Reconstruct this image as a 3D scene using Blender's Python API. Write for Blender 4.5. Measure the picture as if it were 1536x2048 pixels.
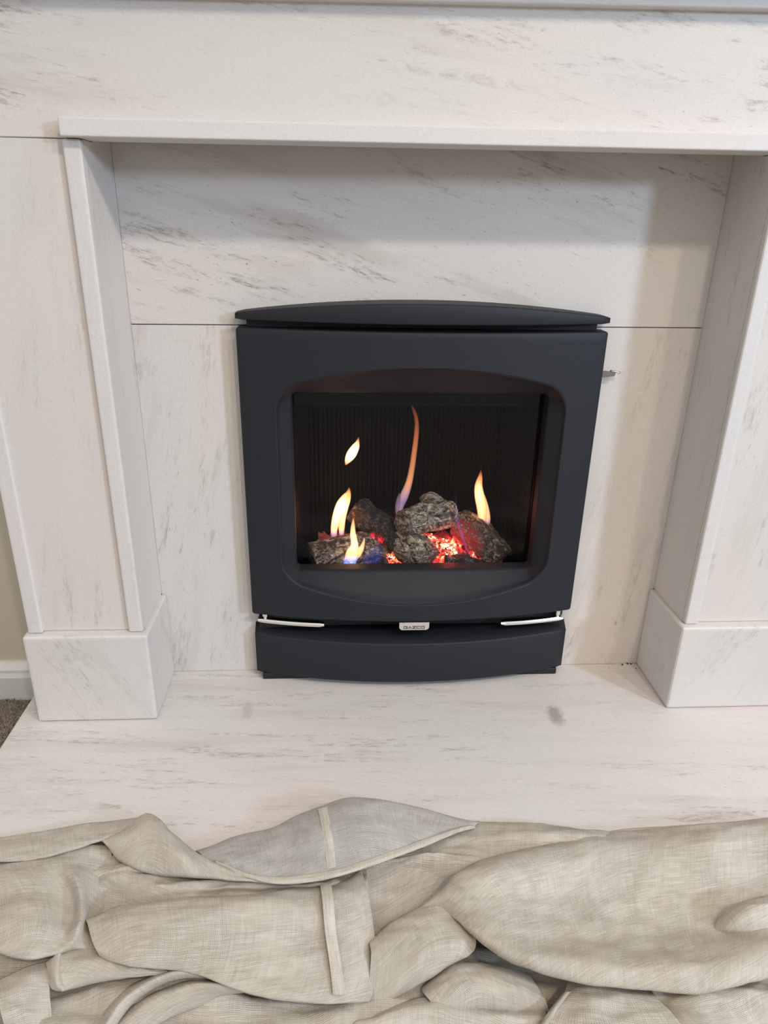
import bpy, bmesh, math, random
from mathutils import Vector, noise as mnoise
C = bpy.context.scene
for o in list(bpy.data.objects): bpy.data.objects.remove(o)
R = math.radians

# ---------------------------------------------------------------- camera
cam = bpy.data.cameras.new('camera')
cam.sensor_fit = 'VERTICAL'; cam.sensor_height = 24.0
cam.lens = 1411.750 * 24.0 / 2048.0
cam.clip_start = 0.01
co = bpy.data.objects.new('camera', cam); C.collection.objects.link(co)
co.location = (-0.1118,-0.9718,0.6761); co.rotation_euler = (1.181139,-0.019429,-0.057654)
C.camera = co
# ---------------------------------------------------------------- light
C.view_settings.view_transform = 'Standard'; C.view_settings.look = 'None'
C.view_settings.gamma = 1; C.view_settings.exposure = 0.07; C.view_settings.use_curve_mapping = False
w = bpy.data.worlds.new('room_light'); C.world = w; w.use_nodes = True
wt = w.node_tree; bgn = wt.nodes['Background']; bgn.inputs[1].default_value = 1.0
tcw = wt.nodes.new('ShaderNodeTexCoord'); sxw = wt.nodes.new('ShaderNodeSeparateXYZ'); mrw = wt.nodes.new('ShaderNodeMapRange'); rw = wt.nodes.new('ShaderNodeValToRGB')
wt.links.new(tcw.outputs['Generated'], sxw.inputs[0]); wt.links.new(sxw.outputs['Z'], mrw.inputs['Value']); mrw.inputs['From Min'].default_value = -1
wt.links.new(mrw.outputs[0], rw.inputs[0]); wt.links.new(rw.outputs[0], bgn.inputs[0])
ew = rw.color_ramp.elements; ew.new(.5)                # pale ceiling above, walls, carpet below
ew[0].position = .15; ew[0].color = (.31, .295, .275, 1); ew[1].position = .5; ew[1].color = (.45, .435, .42, 1); ew[2].position = .85; ew[2].color = (.92, .89, .855, 1)
def area(name, loc, target, power, size, col):
    l = bpy.data.lights.new(name, 'AREA'); l.shape = 'DISK'; l.size = size; l.energy = power; l.color = col
    o = bpy.data.objects.new(name, l); C.collection.objects.link(o); o.location = loc
    o.rotation_euler = (Vector(target) - Vector(loc)).to_track_quat('-Z', 'Y').to_euler()
    return o
T0 = (0, -.1, .4)
area('ceiling_lamp', (0.55, -1.95, 2.30), T0, 15, .14, (1.0, .85, .67))
area('ceiling_lamp', (1.20, -1.95, 2.30), T0, 11, .14, (1.0, .88, .74))
area('window_light', (2.55, -2.45, 1.35), T0, 50, .36, (.56, .75, 1.0))
area('window_light', (2.20, -2.05, 2.30), T0, 13, .20, (.84, .92, 1.0))

# ---------------------------------------------------------------- helpers
def link(o, parent=None):
    C.collection.objects.link(o)
    if parent: o.parent = parent
    return o
def mesh_obj(name, bm, mat, parent=None, smooth=False, loc=None):
    """bm holds world coordinates; stored relative to the parent's (or own) base point"""
    off = Vector(loc) if loc is not None else (parent_world(parent) if parent else Vector((0,0,0)))
    bmesh.ops.translate(bm, verts=bm.verts, vec=-off)
    me = bpy.data.meshes.new(name); bm.to_mesh(me); bm.free()
    if smooth:
        for p in me.polygons: p.use_smooth = True
    me.materials.append(mat)
    o = bpy.data.objects.new(name, me); link(o, parent)
    if loc is not None:
        o.location = Vector(loc) - (parent_world(parent) if parent else Vector((0,0,0)))
    return o
def parent_world(o):
    v = Vector((0,0,0))
    while o: v += o.location; o = o.parent
    return v
def tag(o, label=None, cat=None, group=None, kind=None):
    if label: o['label'] = label
    if cat: o['category'] = cat
    if group: o['group'] = group
    if kind: o['kind'] = kind
    return o
def empty(name, loc, label, cat, group=None):
    o = bpy.data.objects.new(name, None); o.empty_display_size = .05; link(o); o.location = loc
    return tag(o, label, cat, group)
def box_bm(x0, x1, y0, y1, z0, z1, bev=0, seg=2, tilt=0):
    bm = bmesh.new()
    vs = [bm.verts.new((x, y, z + x * tilt)) for x in (x0, x1) for y in (y0, y1) for z in (z0, z1)]
    for f in ((0,1,3,2),(4,6,7,5),(0,4,5,1),(2,3,7,6),(0,2,6,4),(1,5,7,3)): bm.faces.new([vs[i] for i in f])
    bmesh.ops.recalc_face_normals(bm, faces=bm.faces)
    if bev: bmesh.ops.bevel(bm, geom=bm.edges[:], offset=bev, segments=seg, profile=.6, affect='EDGES')
    return bm
def box(name, x0, x1, y0, y1, z0, z1, mat, parent=None, bev=0, seg=2, tilt=0):
    return mesh_obj(name, box_bm(x0, x1, y0, y1, z0, z1, bev, seg, tilt), mat, parent, smooth=False)
def tube(bm, pts, rads, seg=10, flat=1.0, cap=True):
    pts = [Vector(p) for p in pts]; rings = []
    for i, p in enumerate(pts):
        t = (pts[min(i+1, len(pts)-1)] - pts[max(i-1, 0)]).normalized()
        a = t.cross(Vector((0,1,0)))
        if a.length < 1e-3: a = Vector((1,0,0))
        a.normalize(); b = t.cross(a).normalized()
        rings.append([bm.verts.new(p + a*rads[i]*math.cos(2*math.pi*k/seg) + b*rads[i]*flat*math.sin(2*math.pi*k/seg)) for k in range(seg)])
    for r0, r1 in zip(rings, rings[1:]):
        for k in range(seg): bm.faces.new((r0[k], r0[(k+1)%seg], r1[(k+1)%seg], r1[k]))
    if cap: bm.faces.new(rings[0][::-1]); bm.faces.new(rings[-1])
    return rings

# ---------------------------------------------------------------- materials
class NT:
    def __init__(s, name):
        s.m = bpy.data.materials.new(name); s.m.use_nodes = True; s.t = s.m.node_tree; s.t.nodes.clear()
        s.out = s.t.nodes.new('ShaderNodeOutputMaterial')
    def n(s, typ, ins=None, **kw):
        nd = s.t.nodes.new('ShaderNode' + typ)
        for k, v in kw.items(): setattr(nd, k, v)
        for k, v in (ins or {}).items():
            if isinstance(v, bpy.types.NodeSocket): s.t.links.new(v, nd.inputs[k])
            else: nd.inputs[k].default_value = v
        return nd
    def math(s, op, a, b=0, c=None, clamp=False):
        ins = {0: a, 1: b}
        if c is not None: ins[2] = c
        nd = s.n('Math', ins, operation=op); nd.use_clamp = clamp; return nd.outputs[0]
    def ramp(s, fac, stops):
        nd = s.n('ValToRGB', {0: fac}); e = nd.color_ramp.elements
        while len(e) < len(stops): e.new(0.5)
        for i, (p, c) in enumerate(stops):
            e[i].position = p; e[i].color = c if len(c) == 4 else (*c, 1)
        return nd.outputs[0]
    def mix(s, f, a, b, mode='MIX'):
        nd = s.n('Mix', data_type='RGBA', blend_type=mode)
        for i, v in ((0, f), (6, a), (7, b)):
            if isinstance(v, bpy.types.NodeSocket): s.t.links.new(v, nd.inputs[i])
            else: nd.inputs[i].default_value = v if i == 0 else (*v, 1)
        return nd.outputs[2]
    def noise(s, vec, scale, detail=4, rough=.55, dist=0):
        return s.n('TexNoise', {'Vector': vec, 'Scale': scale, 'Detail': detail, 'Roughness': rough, 'Distortion': dist}).outputs['Fac']
    def bsdf(s, col, rough=.5, metal=0, height=None, bstr=.2, bdist=.001, **ex):
        ins = {'Base Color': col, 'Roughness': rough, 'Metallic': metal}; ins.update(ex)
        b = s.n('BsdfPrincipled', ins)
        if height is not None:
            bp = s.n('Bump', {'Height': height, 'Strength': bstr, 'Distance': bdist}); s.t.links.new(bp.outputs[0], b.inputs['Normal'])
        s.t.links.new(b.outputs[0], s.out.inputs[0]); return b

def stone(name, rot, off, smudge=None, amount=1.0, base=(.645,.62,.59), plain=False):
    """limestone with faint streaks; rot turns the streak direction"""
    s = NT(name); tc = s.n('TexCoord').outputs['Object']
    mp = s.n('Mapping', {'Vector': tc, 'Location': off, 'Rotation': rot}).outputs[0]
    st = s.n('Mapping', {'Vector': mp, 'Scale': (1.0, 8.0, 6.6)}).outputs[0]
    st2 = s.n('Mapping', {'Vector': mp, 'Scale': (1.0, 2.2, 2.4)}).outputs[0]
    big = s.noise(mp, 2.6, 3, .5)
    col = s.mix(s.ramp(big, [(.35,(0,0,0)),(.68,(1,1,1))]), base, tuple(b*f for b, f in zip(base, (1.05,1.0,.985))))
    pk = s.noise(st2, 3.1, 3, .5)
    col = s.mix(s.ramp(pk, [(.42,(0,0,0)),(.7,(.7,.7,.7))]), col, tuple(b*f for b, f in zip(base, (.97,.975,1.0))))
    wisp = s.noise(st, 2.6, 10, .68, .3)
    zone = s.ramp(s.noise(st2, 2.2, 2, .5), [(.40,(0,0,0)),(.58,(1,1,1))])
    fine = s.ramp(s.noise(s.n('Mapping', {'Vector': mp, 'Scale': (1.0, 3.4, 3.8)}).outputs[0], 62, 6, .75), [(.44,(0,0,0)),(.64,(1,1,1))])
    m1 = s.ramp(wisp, [(.50,(0,0,0)),(.64,(1,1,1))])
    broad = s.math('MULTIPLY', s.math('MULTIPLY', m1, zone), .42*amount)
    col = s.mix(broad, col, (.42,.37,.33))
    thin = s.ramp(s.noise(st, 6.0, 10, .80, .35), [(.53,(0,0,0)),(.60,(1,1,1))])
    tm = s.math('MULTIPLY', s.math('MULTIPLY', thin, fine), 1.0*amount)
    tm = s.math('MULTIPLY', tm, s.math('ADD', s.math('MULTIPLY', zone, .75), .25))
    col = s.mix(tm, col, (.27,.235,.21))
    spk = s.ramp(s.noise(s.n('Mapping', {'Vector': mp, 'Scale': (1.0, 3.0, 3.2)}).outputs[0], 120, 3, .6), [(.68,(0,0,0)),(.74,(1,1,1))])
    col = s.mix(s.math('MULTIPLY', s.math('MULTIPLY', spk, s.math('ADD', zone, .25)), .7*amount), col, (.26,.24,.22))
    grain = s.noise(mp, 420, 2, .6)
    gr2 = s.noise(st2, 260, 4, .7)
    col = s.mix(s.math('MULTIPLY', s.ramp(gr2, [(.46,(0,0,0)),(.66,(1,1,1))]), .22), col, (.42,.385,.35))
    for (sx, sy, rx, ry, k) in (smudge or []):
        d = s.n('VectorMath', {0: tc, 1: (sx, sy, 0)}, operation='SUBTRACT').outputs[0]
        d = s.n('Mapping', {'Vector': d, 'Rotation': (0,0,R(-28)), 'Scale': (1/rx, 1/ry, 0)}).outputs[0]
        ln = s.n('VectorMath', {0: d}, operation='LENGTH').outputs['Value']
        ln = s.math('ADD', ln, s.math('MULTIPLY', s.math('SUBTRACT', s.noise(tc, 90, 4), .5), 1.3))
        col = s.mix(s.math('MULTIPLY', s.ramp(ln, [(.35,(1,1,1)),(1,(0,0,0))]), k), col, (.25,.225,.20))
    s.bsdf(col, .52, height=s.math('ADD', grain, s.math('MULTIPLY', tm, -1.5)), bstr=.12, bdist=.0006)
    return s.m
HOR = (0, R(-9), 0)          # streaks run along x, falling slightly to the right
VER = (0, R(-97), 0)         # streaks run up the slab
M = {}
M['frieze'] = stone('limestone_frieze', HOR, (.3,.1,.2), amount=1.0)
M['strip'] = stone('limestone_strip', HOR, (1.3,.7,.9), amount=.18, base=(.665,.645,.625))
M['stripv'] = stone('limestone_strip_upright', VER, (2.3,.7,.4), amount=.18, base=(.66,.64,.625))
M['lintel'] = stone('limestone_lintel', (0, R(-16), 0), (4.3,.7,1.9), amount=1.1)
M['panelL'] = stone('limestone_panel', (0, R(-102), 0), (.7,.4,.9), amount=.75)
M['panelR'] = stone('limestone_panel', (0, R(-99), 0), (5.7,2.4,.1), amount=.75, base=(.65,.615,.57))
M['pilL'] = stone('limestone_pilaster', VER, (3.1,1.4,2.9), amount=.55)
M['pilR'] = stone('limestone_pilaster', VER, (6.1,1.9,3.9), amount=.55)
M['blockL'] = stone('limestone_block', (0, R(-62+180), 0), (1.1,4.4,.9), amount=.6)
M['blockR'] = stone('limestone_block', (0, R(-118), 0), (8.1,3.4,.9), amount=.55)
M['hearth'] = stone('limestone_hearth', (0, 0, R(3)), (2.2,.4,6.3), smudge=[(.206,.071,.015,.030,.70),(-.252,.098,.010,.028,.30)], amount=.8, base=(.665,.635,.605))

def metal_black(name, col=(.0130,.0140,.0195), rough=.58, spec=.36, bs=.35):
    s = NT(name); tc = s.n('TexCoord').outputs['Object']
    g = s.noise(tc, 900, 2, .6); g2 = s.noise(tc, 6, 2, .5)
    c = s.mix(s.math('MULTIPLY', g, .35), col, tuple(v*1.6 for v in col))
    s.bsdf(c, rough, height=g, bstr=bs, bdist=.0004, **{'Specular IOR Level': spec})
    return s.m
M['iron'] = metal_black('matt_black_cast_iron')
M['iron_dark'] = metal_black('black_steel', (.012,.0125,.014), .5)
M['inside'] = metal_black('soot_black_steel', (.0014,.0012,.0019), .55, .10, .02)
def simple(name, col, rough, metal=0, **ex):
    s = NT(name); s.bsdf((*col,1), rough, metal, **ex); return s.m
M['chrome'] = simple('brushed_chrome', (.80,.79,.77), .16, 1)
M['steel'] = simple('dull_steel', (.33,.30,.27), .38, 1)
M['ink'] = simple('black_enamel', (.01,.01,.01), .4)
s = NT('wall_paint'); tc = s.n('TexCoord').outputs['Object']
s.bsdf(s.mix(s.noise(tc, 30, 3), (.56,.51,.43), (.59,.54,.455)), .8, height=s.noise(tc, 250, 3), bstr=.15, bdist=.0005); M['wall'] = s.m
s = NT('white_gloss_paint'); tc = s.n('TexCoord').outputs['Object']
s.bsdf(s.mix(s.noise(tc, 20, 3), (.68,.69,.67), (.72,.72,.71)), .4); M['gloss'] = s.m
s = NT('carpet_fibre'); tc = s.n('TexCoord').outputs['Object']
s.bsdf(s.ramp(s.noise(tc, 260, 5, .7), [(.3,(.13,.105,.08)),(.5,(.27,.235,.19)),(.72,(.52,.47,.39))]), .95); M['carpet'] = s.m

def cloth_mat(name, c0, c1, sheer=.08, grey=.0):
    s = NT(name); tc = s.n('TexCoord'); uv = tc.outputs['UV']; ob = tc.outputs['Object']
    wob = s.n('TexNoise', {'Vector': uv, 'Scale': 9.0, 'Detail': 2.0}).outputs['Color']
    uvw = s.n('VectorMath', {0: uv, 1: s.n('VectorMath', {0: wob, 'Scale': .006}, operation='SCALE').outputs[0]}, operation='ADD').outputs[0]
    def threads(axis, sc):
        wv = s.n('TexWave', {'Vector': uvw, 'Scale': sc, 'Distortion': 2.2, 'Detail': 3.0, 'Detail Scale': 1.6}, bands_direction=axis)
        return wv.outputs['Fac']
    a = threads('X', 225.0); b = threads('Y', 240.0)
    stx = s.n('Mapping', {'Vector': uvw, 'Scale': (34, 560, 1)}).outputs[0]
    sty = s.n('Mapping', {'Vector': uvw, 'Scale': (560, 34, 1)}).outputs[0]
    slub = s.math('ADD', s.math('MULTIPLY', s.noise(stx, 1, 3, .6), .6), s.math('MULTIPLY', s.noise(sty, 1, 3, .6), .4))
    gate = s.ramp(s.noise(uvw, 17, 4, .6, .4), [(.40,(0,0,0)),(.60,(1,1,1))])
    w_ = s.math('MULTIPLY', a, b)
    wmix = s.math('ADD', s.math('MULTIPLY', b, .66), s.math('MULTIPLY', a, .34))
    col = s.mix(s.noise(ob, 7, 4, .6), c0, c1)
    blot = s.ramp(s.noise(ob, 8, 5, .62), [(.50,(0,0,0)),(.68,(1,1,1))])
    col = s.mix(s.math('MULTIPLY', blot, .42), col, (.47,.395,.29))
    pale = s.ramp(s.noise(ob, 10, 4, .6, .5), [(.54,(0,0,0)),(.70,(1,1,1))])
    col = s.mix(s.math('MULTIPLY', pale, .40), col, (.68,.66,.63))
    gap = s.math('MULTIPLY', s.math('SUBTRACT', 1.0, s.ramp(wmix, [(.12,(0,0,0)),(.55,(1,1,1))])), s.math('ADD', s.math('MULTIPLY', gate, .72), .16))
    col = s.mix(gap, col, (.25,.215,.17))
    col = s.mix(s.math('MULTIPLY', s.ramp(slub, [(.50,(0,0,0)),(.68,(1,1,1))]), .55), col, (.80,.765,.70))
    col = s.mix(s.math('MULTIPLY', s.ramp(slub, [(.36,(1,1,1)),(.47,(0,0,0))]), .42), col, (.33,.29,.235))
    dirt = s.ramp(s.noise(ob, 42, 5, .75), [(.70,(0,0,0)),(.78,(1,1,1))])
    col = s.mix(s.math('MULTIPLY', dirt, .30), col, (.24,.20,.16))
    bp = s.n('Bump', {'Height': s.math('ADD', wmix, slub), 'Strength': .40, 'Distance': .0006}).outputs[0]
    d = s.n('BsdfDiffuse', {'Color': col, 'Normal': bp}).outputs[0]
    t = s.n('BsdfTranslucent', {'Color': col, 'Normal': bp}).outputs[0]
    mx = s.n('MixShader', {0: .16, 1: d, 2: t}).outputs[0]
    mx = s.n('MixShader', {0: s.math('MULTIPLY', gap, sheer*4), 1: mx, 2: s.n('BsdfTransparent').outputs[0]}).outputs[0]
    s.t.links.new(mx, s.out.inputs[0]); return s.m
M['cloth'] = cloth_mat('cotton_dust_sheet', (.575,.522,.445), (.668,.618,.543), .0)
M['cloth_sheer'] = cloth_mat('sheer_cotton', (.55,.535,.505), (.64,.625,.60), .20)
M['cloth_hem'] = cloth_mat('doubled_cotton_hem', (.68,.625,.54), (.73,.685,.61), .0)

# ---------------------------------------------------------------- the setting
HT = -.05                                           # carpet level, hearth top is z = 0
WY = .018
tag(box('floor', -1.6, 1.6, -1.8, WY+.1, HT-.04, HT, M['carpet']), kind='structure')
wb = bmesh.new()                                      # wall with the hole the fire sits in
ox = [-1.6, -.195, .195, 1.6]; oz = [HT, .125, .50, 1.6]
for y in (WY, WY+.22):
    g = [[wb.verts.new((x, y, z)) for z in oz] for x in ox]
    for i in range(3):
        for j in range(3):
            if (i, j) != (1, 1): wb.faces.new((g[i][j], g[i+1][j], g[i+1][j+1], g[i][j+1]))
    if y == WY: gf = g
for (a, b), (c_, d_) in (((1,1),(2,1)), ((2,1),(2,2)), ((2,2),(1,2)), ((1,2),(1,1))):
    wb.faces.new((gf[a][b], gf[c_][d_], g[c_][d_], g[a][b]))
bmesh.ops.recalc_face_normals(wb, faces=wb.faces)
tag(mesh_obj('wall_back', wb, M['wall']), kind='structure')
bb = bmesh.new()
prof = [(WY, HT), (0.0, HT), (0.0, -.008), (.0035, -.001), (.004, .004), (.010, .010), (.013, .014), (WY, .014)]
for x in (-1.6, -.5425):
    for y, z in prof: bb.verts.new((x, y, z))
bb.verts.ensure_lookup_table(); n = len(prof)
for i in range(n): bb.faces.new([bb.verts[k] for k in (i, (i+1)%n, n+(i+1)%n, n+i)])
bb.faces.new([bb.verts[k] for k in range(n)]); bb.faces.new([bb.verts[n+k] for k in range(n)])
bmesh.ops.recalc_face_normals(bb, faces=bb.faces)
tag(mesh_obj('baseboard_left', bb, M['gloss']), kind='structure')
rnd = random.Random(3)
pb = bmesh.new()
for i in range(15000):
    x = rnd.uniform(-.80, -.582); y = rnd.uniform(-.36, -.001)
    h = rnd.uniform(.003, .0065); r = rnd.uniform(.0008, .0017); a = rnd.uniform(0, 6.28)
    dx, dy = rnd.uniform(-.003, .003), rnd.uniform(-.003, .003)
    v = [pb.verts.new((x + r*math.cos(a+k*2.094), y + r*math.sin(a+k*2.094), HT)) for k in range(3)]
    t = pb.verts.new((max(x+dx, -.83), min(y+dy, -.0005), HT+h))
    for k in range(3): pb.faces.new((v[k], v[(k+1)%3], t))
tag(mesh_obj('carpet_pile', pb, M['carpet']), 'short beige-brown flecked carpet pile left of the hearth', 'carpet', kind='stuff')

# ---------------------------------------------------------------- stone fireplace
TI = .0055                                           # the upper stones sit very slightly out of level
hearth = mesh_obj('hearth', box_bm(-.5795, .5795, -.40, WY-.001, HT, 0, .0022, 2), M['hearth'], loc=(0, -.2, HT))
tag(hearth, 'pale limestone hearth slab with a grey smudge, in front of the fire', 'hearth')
back = empty('fireplace_back_panel', (0, .004, 0), 'cream limestone back panel of three slabs around the black fire', 'panel')
J = .5475
box('stone_slab', -.38727, -.2, 0, WY-.002, .0004, J-.0009, M['panelL'], back, .0006, 1, TI)
box('stone_slab', .2, .38727, 0, WY-.002, .0004, J-.0009, M['panelR'], back, .0006, 1, TI)
box('stone_slab', -.38727, .38727, 0, WY-.002, J+.0003, .80, M['lintel'], back, .0006, 1, TI)
for o in back.children:                              # hidden sides between the outer slabs: keep the hearth contact exact
    if o.dimensions.x < .3:
        for v in o.data.vertices:
            if v.co.z < .02: v.co.z = .0006
sur = empty('fireplace_surround', (0, -.06, 0), 'white limestone fireplace surround with pilasters, plinth blocks, frieze and mantel', 'fireplace surround')
W, S, BO, BI = .3873, .0196, .5481, .3800
for sg, pm, bm_ in ((-1, 'pilL', 'blockL'), (1, 'pilR', 'blockR')):
    def sb(name, a, b, *r, **k):
        a, b = sorted((sg*a, sg*b)); return box(name, a, b, *r, **k)
    zt = .7518 if sg < 0 else .7562
    sb('plinth_block', BI, BO, -.1199, -.0003, .0004, .1421, M[bm_], sur, bev=.0050, seg=3)
    sb('plinth_return', .5300, BO-.0002, -.0040, WY-.001, .0004, .1419, M[bm_], sur, bev=.0005, seg=1)
    sb('pilaster_panel', W+.010, .5330, -.1033, -.085, .1424, zt, M[pm], sur, bev=.0008, seg=1)
    jb = bmesh.new(); jp = [(-.1000,.1424),(WY-.001,.1424),(WY-.001,.80),(-.0695,.80),(-.0695,zt),(-.1000,zt)]
    ja, jc = ([jb.verts.new((sg*x, y, z)) for y, z in jp] for x in (W, W+.016))
    jb.faces.new(ja); jb.faces.new(jc[::-1])
    for k in range(6): jb.faces.new((ja[k], ja[(k+1)%6], jc[(k+1)%6], jc[k]))
    bmesh.ops.recalc_face_normals(jb, faces=jb.faces)
    mesh_obj('jamb_panel', jb, M[pm], sur)
    sb('side_panel', .5262, .5415, -.1000, WY-.001, .1424, zt, M[pm], sur, bev=.0006, seg=1)
    sb('edge_strip', W, W+S, -.1105, -.0995, .1424, zt, M['stripv'], sur, bev=.0035, seg=3)
    sb('edge_strip', .5228, .5428, -.1105, -.0995, .1424, zt, M['stripv'], sur, bev=.0035, seg=3)
box('frieze_panel', -.5440, .5440, -.1040, -.078, .7548, .93, M['frieze'], sur, .0008, 1, TI)
box('header_strip', -.4035, .4015, -.1235, -.080, .7547, .7730, M['strip'], sur, .0022, 3, TI)
box('header_soffit', -.3868, .3868, -.0800, -.0700, .7550, .93, M['strip'], sur, .0006, 1, TI)
box('shelf_moulding', -.552, .552, -.1180, WY-.001, .8845, .9045, M['strip'], sur, .0025, 3, TI*2.6)
box('shelf_moulding', -.562, .562, -.1300, WY-.001, .9047, .9215, M['strip'], sur, .0035, 3, TI*2.6)
box('mantel_shelf', -.60, .60, -.170, WY-.001, .922, .950, M['strip'], sur, .004, 3, TI*2.6)
# loose crumbs at the corner of the right block
cr = bmesh.new()
for (x, y, r) in ((.3555, -.0045, .0016), (.3655, -.0018, .0017), (.3708, -.0028, .0013), (.330, -.013, .0007), (.3748, -.0145, .0009)):
    g = bmesh.ops.create_icosphere(cr, subdivisions=1, radius=r)
    for v in g['verts']: v.co = v.co * rnd.uniform(.7, 1.2) + Vector((x, y, r*.7))
tag(mesh_obj('soot_crumbs', cr, M['ink']), 'tiny black crumbs on the hearth at the right plinth corner', 'crumbs', kind='stuff')

# ---------------------------------------------------------------- gas fire
fire = empty('gas_fire', (0, 0, 0), 'matt black inset gas fire with bowed front, burning', 'fire')
HW = .2482
def bow(x, side, mid): return -(side + (mid-side) * max(0, 1 - (x/HW)**2))
def closed_loft(bm, rings, close_last=False):
    vr = [[bm.verts.new(p) for p in r] for r in rings]; n = len(vr[0])
    for a, b in zip(vr, vr[1:]):
        for k in range(n): bm.faces.new((a[k], a[(k+1)%n], b[(k+1)%n], b[k]))
    if close_last: bm.faces.new(vr[-1])
    return vr
def outline(x0, x1, z0, z1, r, btop=0, bbot=0, k=20, m=7):
    """rounded rectangle in xz, top and bottom edges bulging by btop / bbot"""
    cx, hw = (x0+x1)/2, (x1-x0)/2
    def bt(x): return btop * (1 - min(1, abs(x-cx)/hw)**2)
    def bbm(x): return bbot * (1 - min(1, abs(x-cx)/hw)**2)
    P = []
    def line(a, b, n):
        for i in range(n): t = i/n; P.append((a[0]+(b[0]-a[0])*t, a[1]+(b[1]-a[1])*t))
    def arc(cx_, cz_, a0, a1):
        for i in range(m): t = R(a0+(a1-a0)*i/m); P.append((cx_+r*math.cos(t), cz_+r*math.sin(t)))
    line((x1, z0+r), (x1, z1-r), k); arc(x1-r, z1-r, 0, 90)
    line((x1-r, z1), (x0+r, z1), 2*k); arc(x0+r, z1-r, 90, 180)
    line((x0, z1-r), (x0, z0+r), k); arc(x0+r, z0+r, 180, 270)
    line((x0+r, z0), (x1-r, z0), 2*k); arc(x1-r, z0+r, 270, 360)
    out = []
    zm = (z0+z1)/2
    for x, z in P:
        f = abs(z-zm)/((z1-z0)/2)
        out.append((x, z + (bt(x) if z > zm else -bbm(x))*f**2))
    return out
def lerp(a, b, t): return [tuple(p[i]+(q[i]-p[i])*t for i in range(2)) for p, q in zip(a, b)]
DS, DM = .022, .052
dz0, dz1 = .1172, .5458
outer = outline(-HW, HW, dz0, dz1, .004)
bev = outline(-.1985, .1985, .1815, .4665, .030, .0330, .0360)
inn = outline(-.1795, .1795, .1865, .4585, .006)
fy = lambda x: bow(x, DS, DM)
def ring(o, dy, flat=None): return [(x, (fy(x)+dy) if flat is None else flat, z) for x, z in o]
def inset(o, d, c=(0, .335)):
    return [(x-(d if x > 0 else -d)*(1 if abs(x) > HW-.02 else 0), z-(d if z > c[1] else -d)*(1 if abs(z-c[1]) > .19 else 0)) for x, z in o]
rings = [ring(outer, 0, .0), ring(outer, .004), ring(outer, .0022), ring(inset(outer, .001), .0007), ring(inset(outer, .0028), 0)]
o2 = inset(outer, .0028)
for t in (.15, .3, .45, .6, .75, .88, .95, .985): rings.append(ring(lerp(o2, bev, t), 0))
rings.append(ring(bev, .0012)); rings.append([(x*.995, fy(x)+.0035, .335+(z-.335)*.99) for x, z in bev])
def bevmid(t):
    o = lerp(bev, inn, t); return [(x, (fy(bx)+.0035)*(1-t) + (-.011)*t, z) for (x, z), (bx, bz) in zip(o, bev)]
for t in (.12, .3, .5, .7, .88, 1): rings.append(bevmid(t))
rings.append(ring(inset(inn, 0), 0, -.009)); rings.append([(x, .006, z) for x, z in inn])
db = bmesh.new(); closed_loft(db, rings); bmesh.ops.recalc_face_normals(db, faces=db.faces)
door = mesh_obj('front_frame', db, M['iron'], fire, smooth=True)
# top plate: arched upper edge, flat lower edge, bowed front
def bowed_slab(name, zlow, ztop, side, mid, hw, mat, yb=.0, n=48, bev=.0025, ztb=None):
    bm = bmesh.new(); secs = []
    for i in range(n+1):
        x = -hw + 2*hw*i/n; e = 1 - abs(x)/hw
        y = -(side + (mid-side)*(1-(x/hw)**2)); zl, zt = zlow(x), ztop(x)
        ztk = (ztb or ztop)(x)
        xs = x
        c = bev * (1 if 0 < i < n else .3)
        if i in (0, n): y += bev*.8; zt -= bev*.5; zl += bev*.5; ztk -= bev*.5
        pr = [(yb, zl), (y+c, zl), (y+c*.3, zl+c*.3), (y, zl+c), (y, zt-c), (y+c*.3, zt-c*.3), (y+c, zt), (yb, ztk)]
        secs.append([bm.verts.new((xs, a, b)) for a, b in pr])
    for a, b in zip(secs, secs[1:]):
        m = len(a)
        for k in range(m): bm.faces.new((a[k], a[(k+1)%m], b[(k+1)%m], b[k]))
    bm.faces.new(secs[0]); bm.faces.new(secs[-1][::-1])
    bmesh.ops.recalc_face_normals(bm, faces=bm.faces)
    return mesh_obj(name, bm, mat, fire, smooth=True)
arch = lambda x: .5650 + .0165*(1-(x/.2478)**2)
bowed_slab('top_plate', lambda x: .5560, arch, .024, .058, .2478, M['iron'], bev=.0022)
box('neck', -.235, .235, -.012, -.001, .5450, .5565, M['iron_dark'], fire, .001, 1)
base = bowed_slab('base_cover', lambda x: .0105, lambda x: .0805, .020, .056, .2462, M['iron'], yb=-.001, bev=.0022, ztb=lambda x: .0925)
box('control_recess', -.2395, .2390, -.012, -.001, .085, .1165, M['iron_dark'], fire, .0008, 1)
for sx in (-1, 1):
    box('foot', *sorted((sx*.2365, sx*.165)), -.026, -.002, .0004, .0108, M['iron_dark'], fire, .0008, 1)
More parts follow.
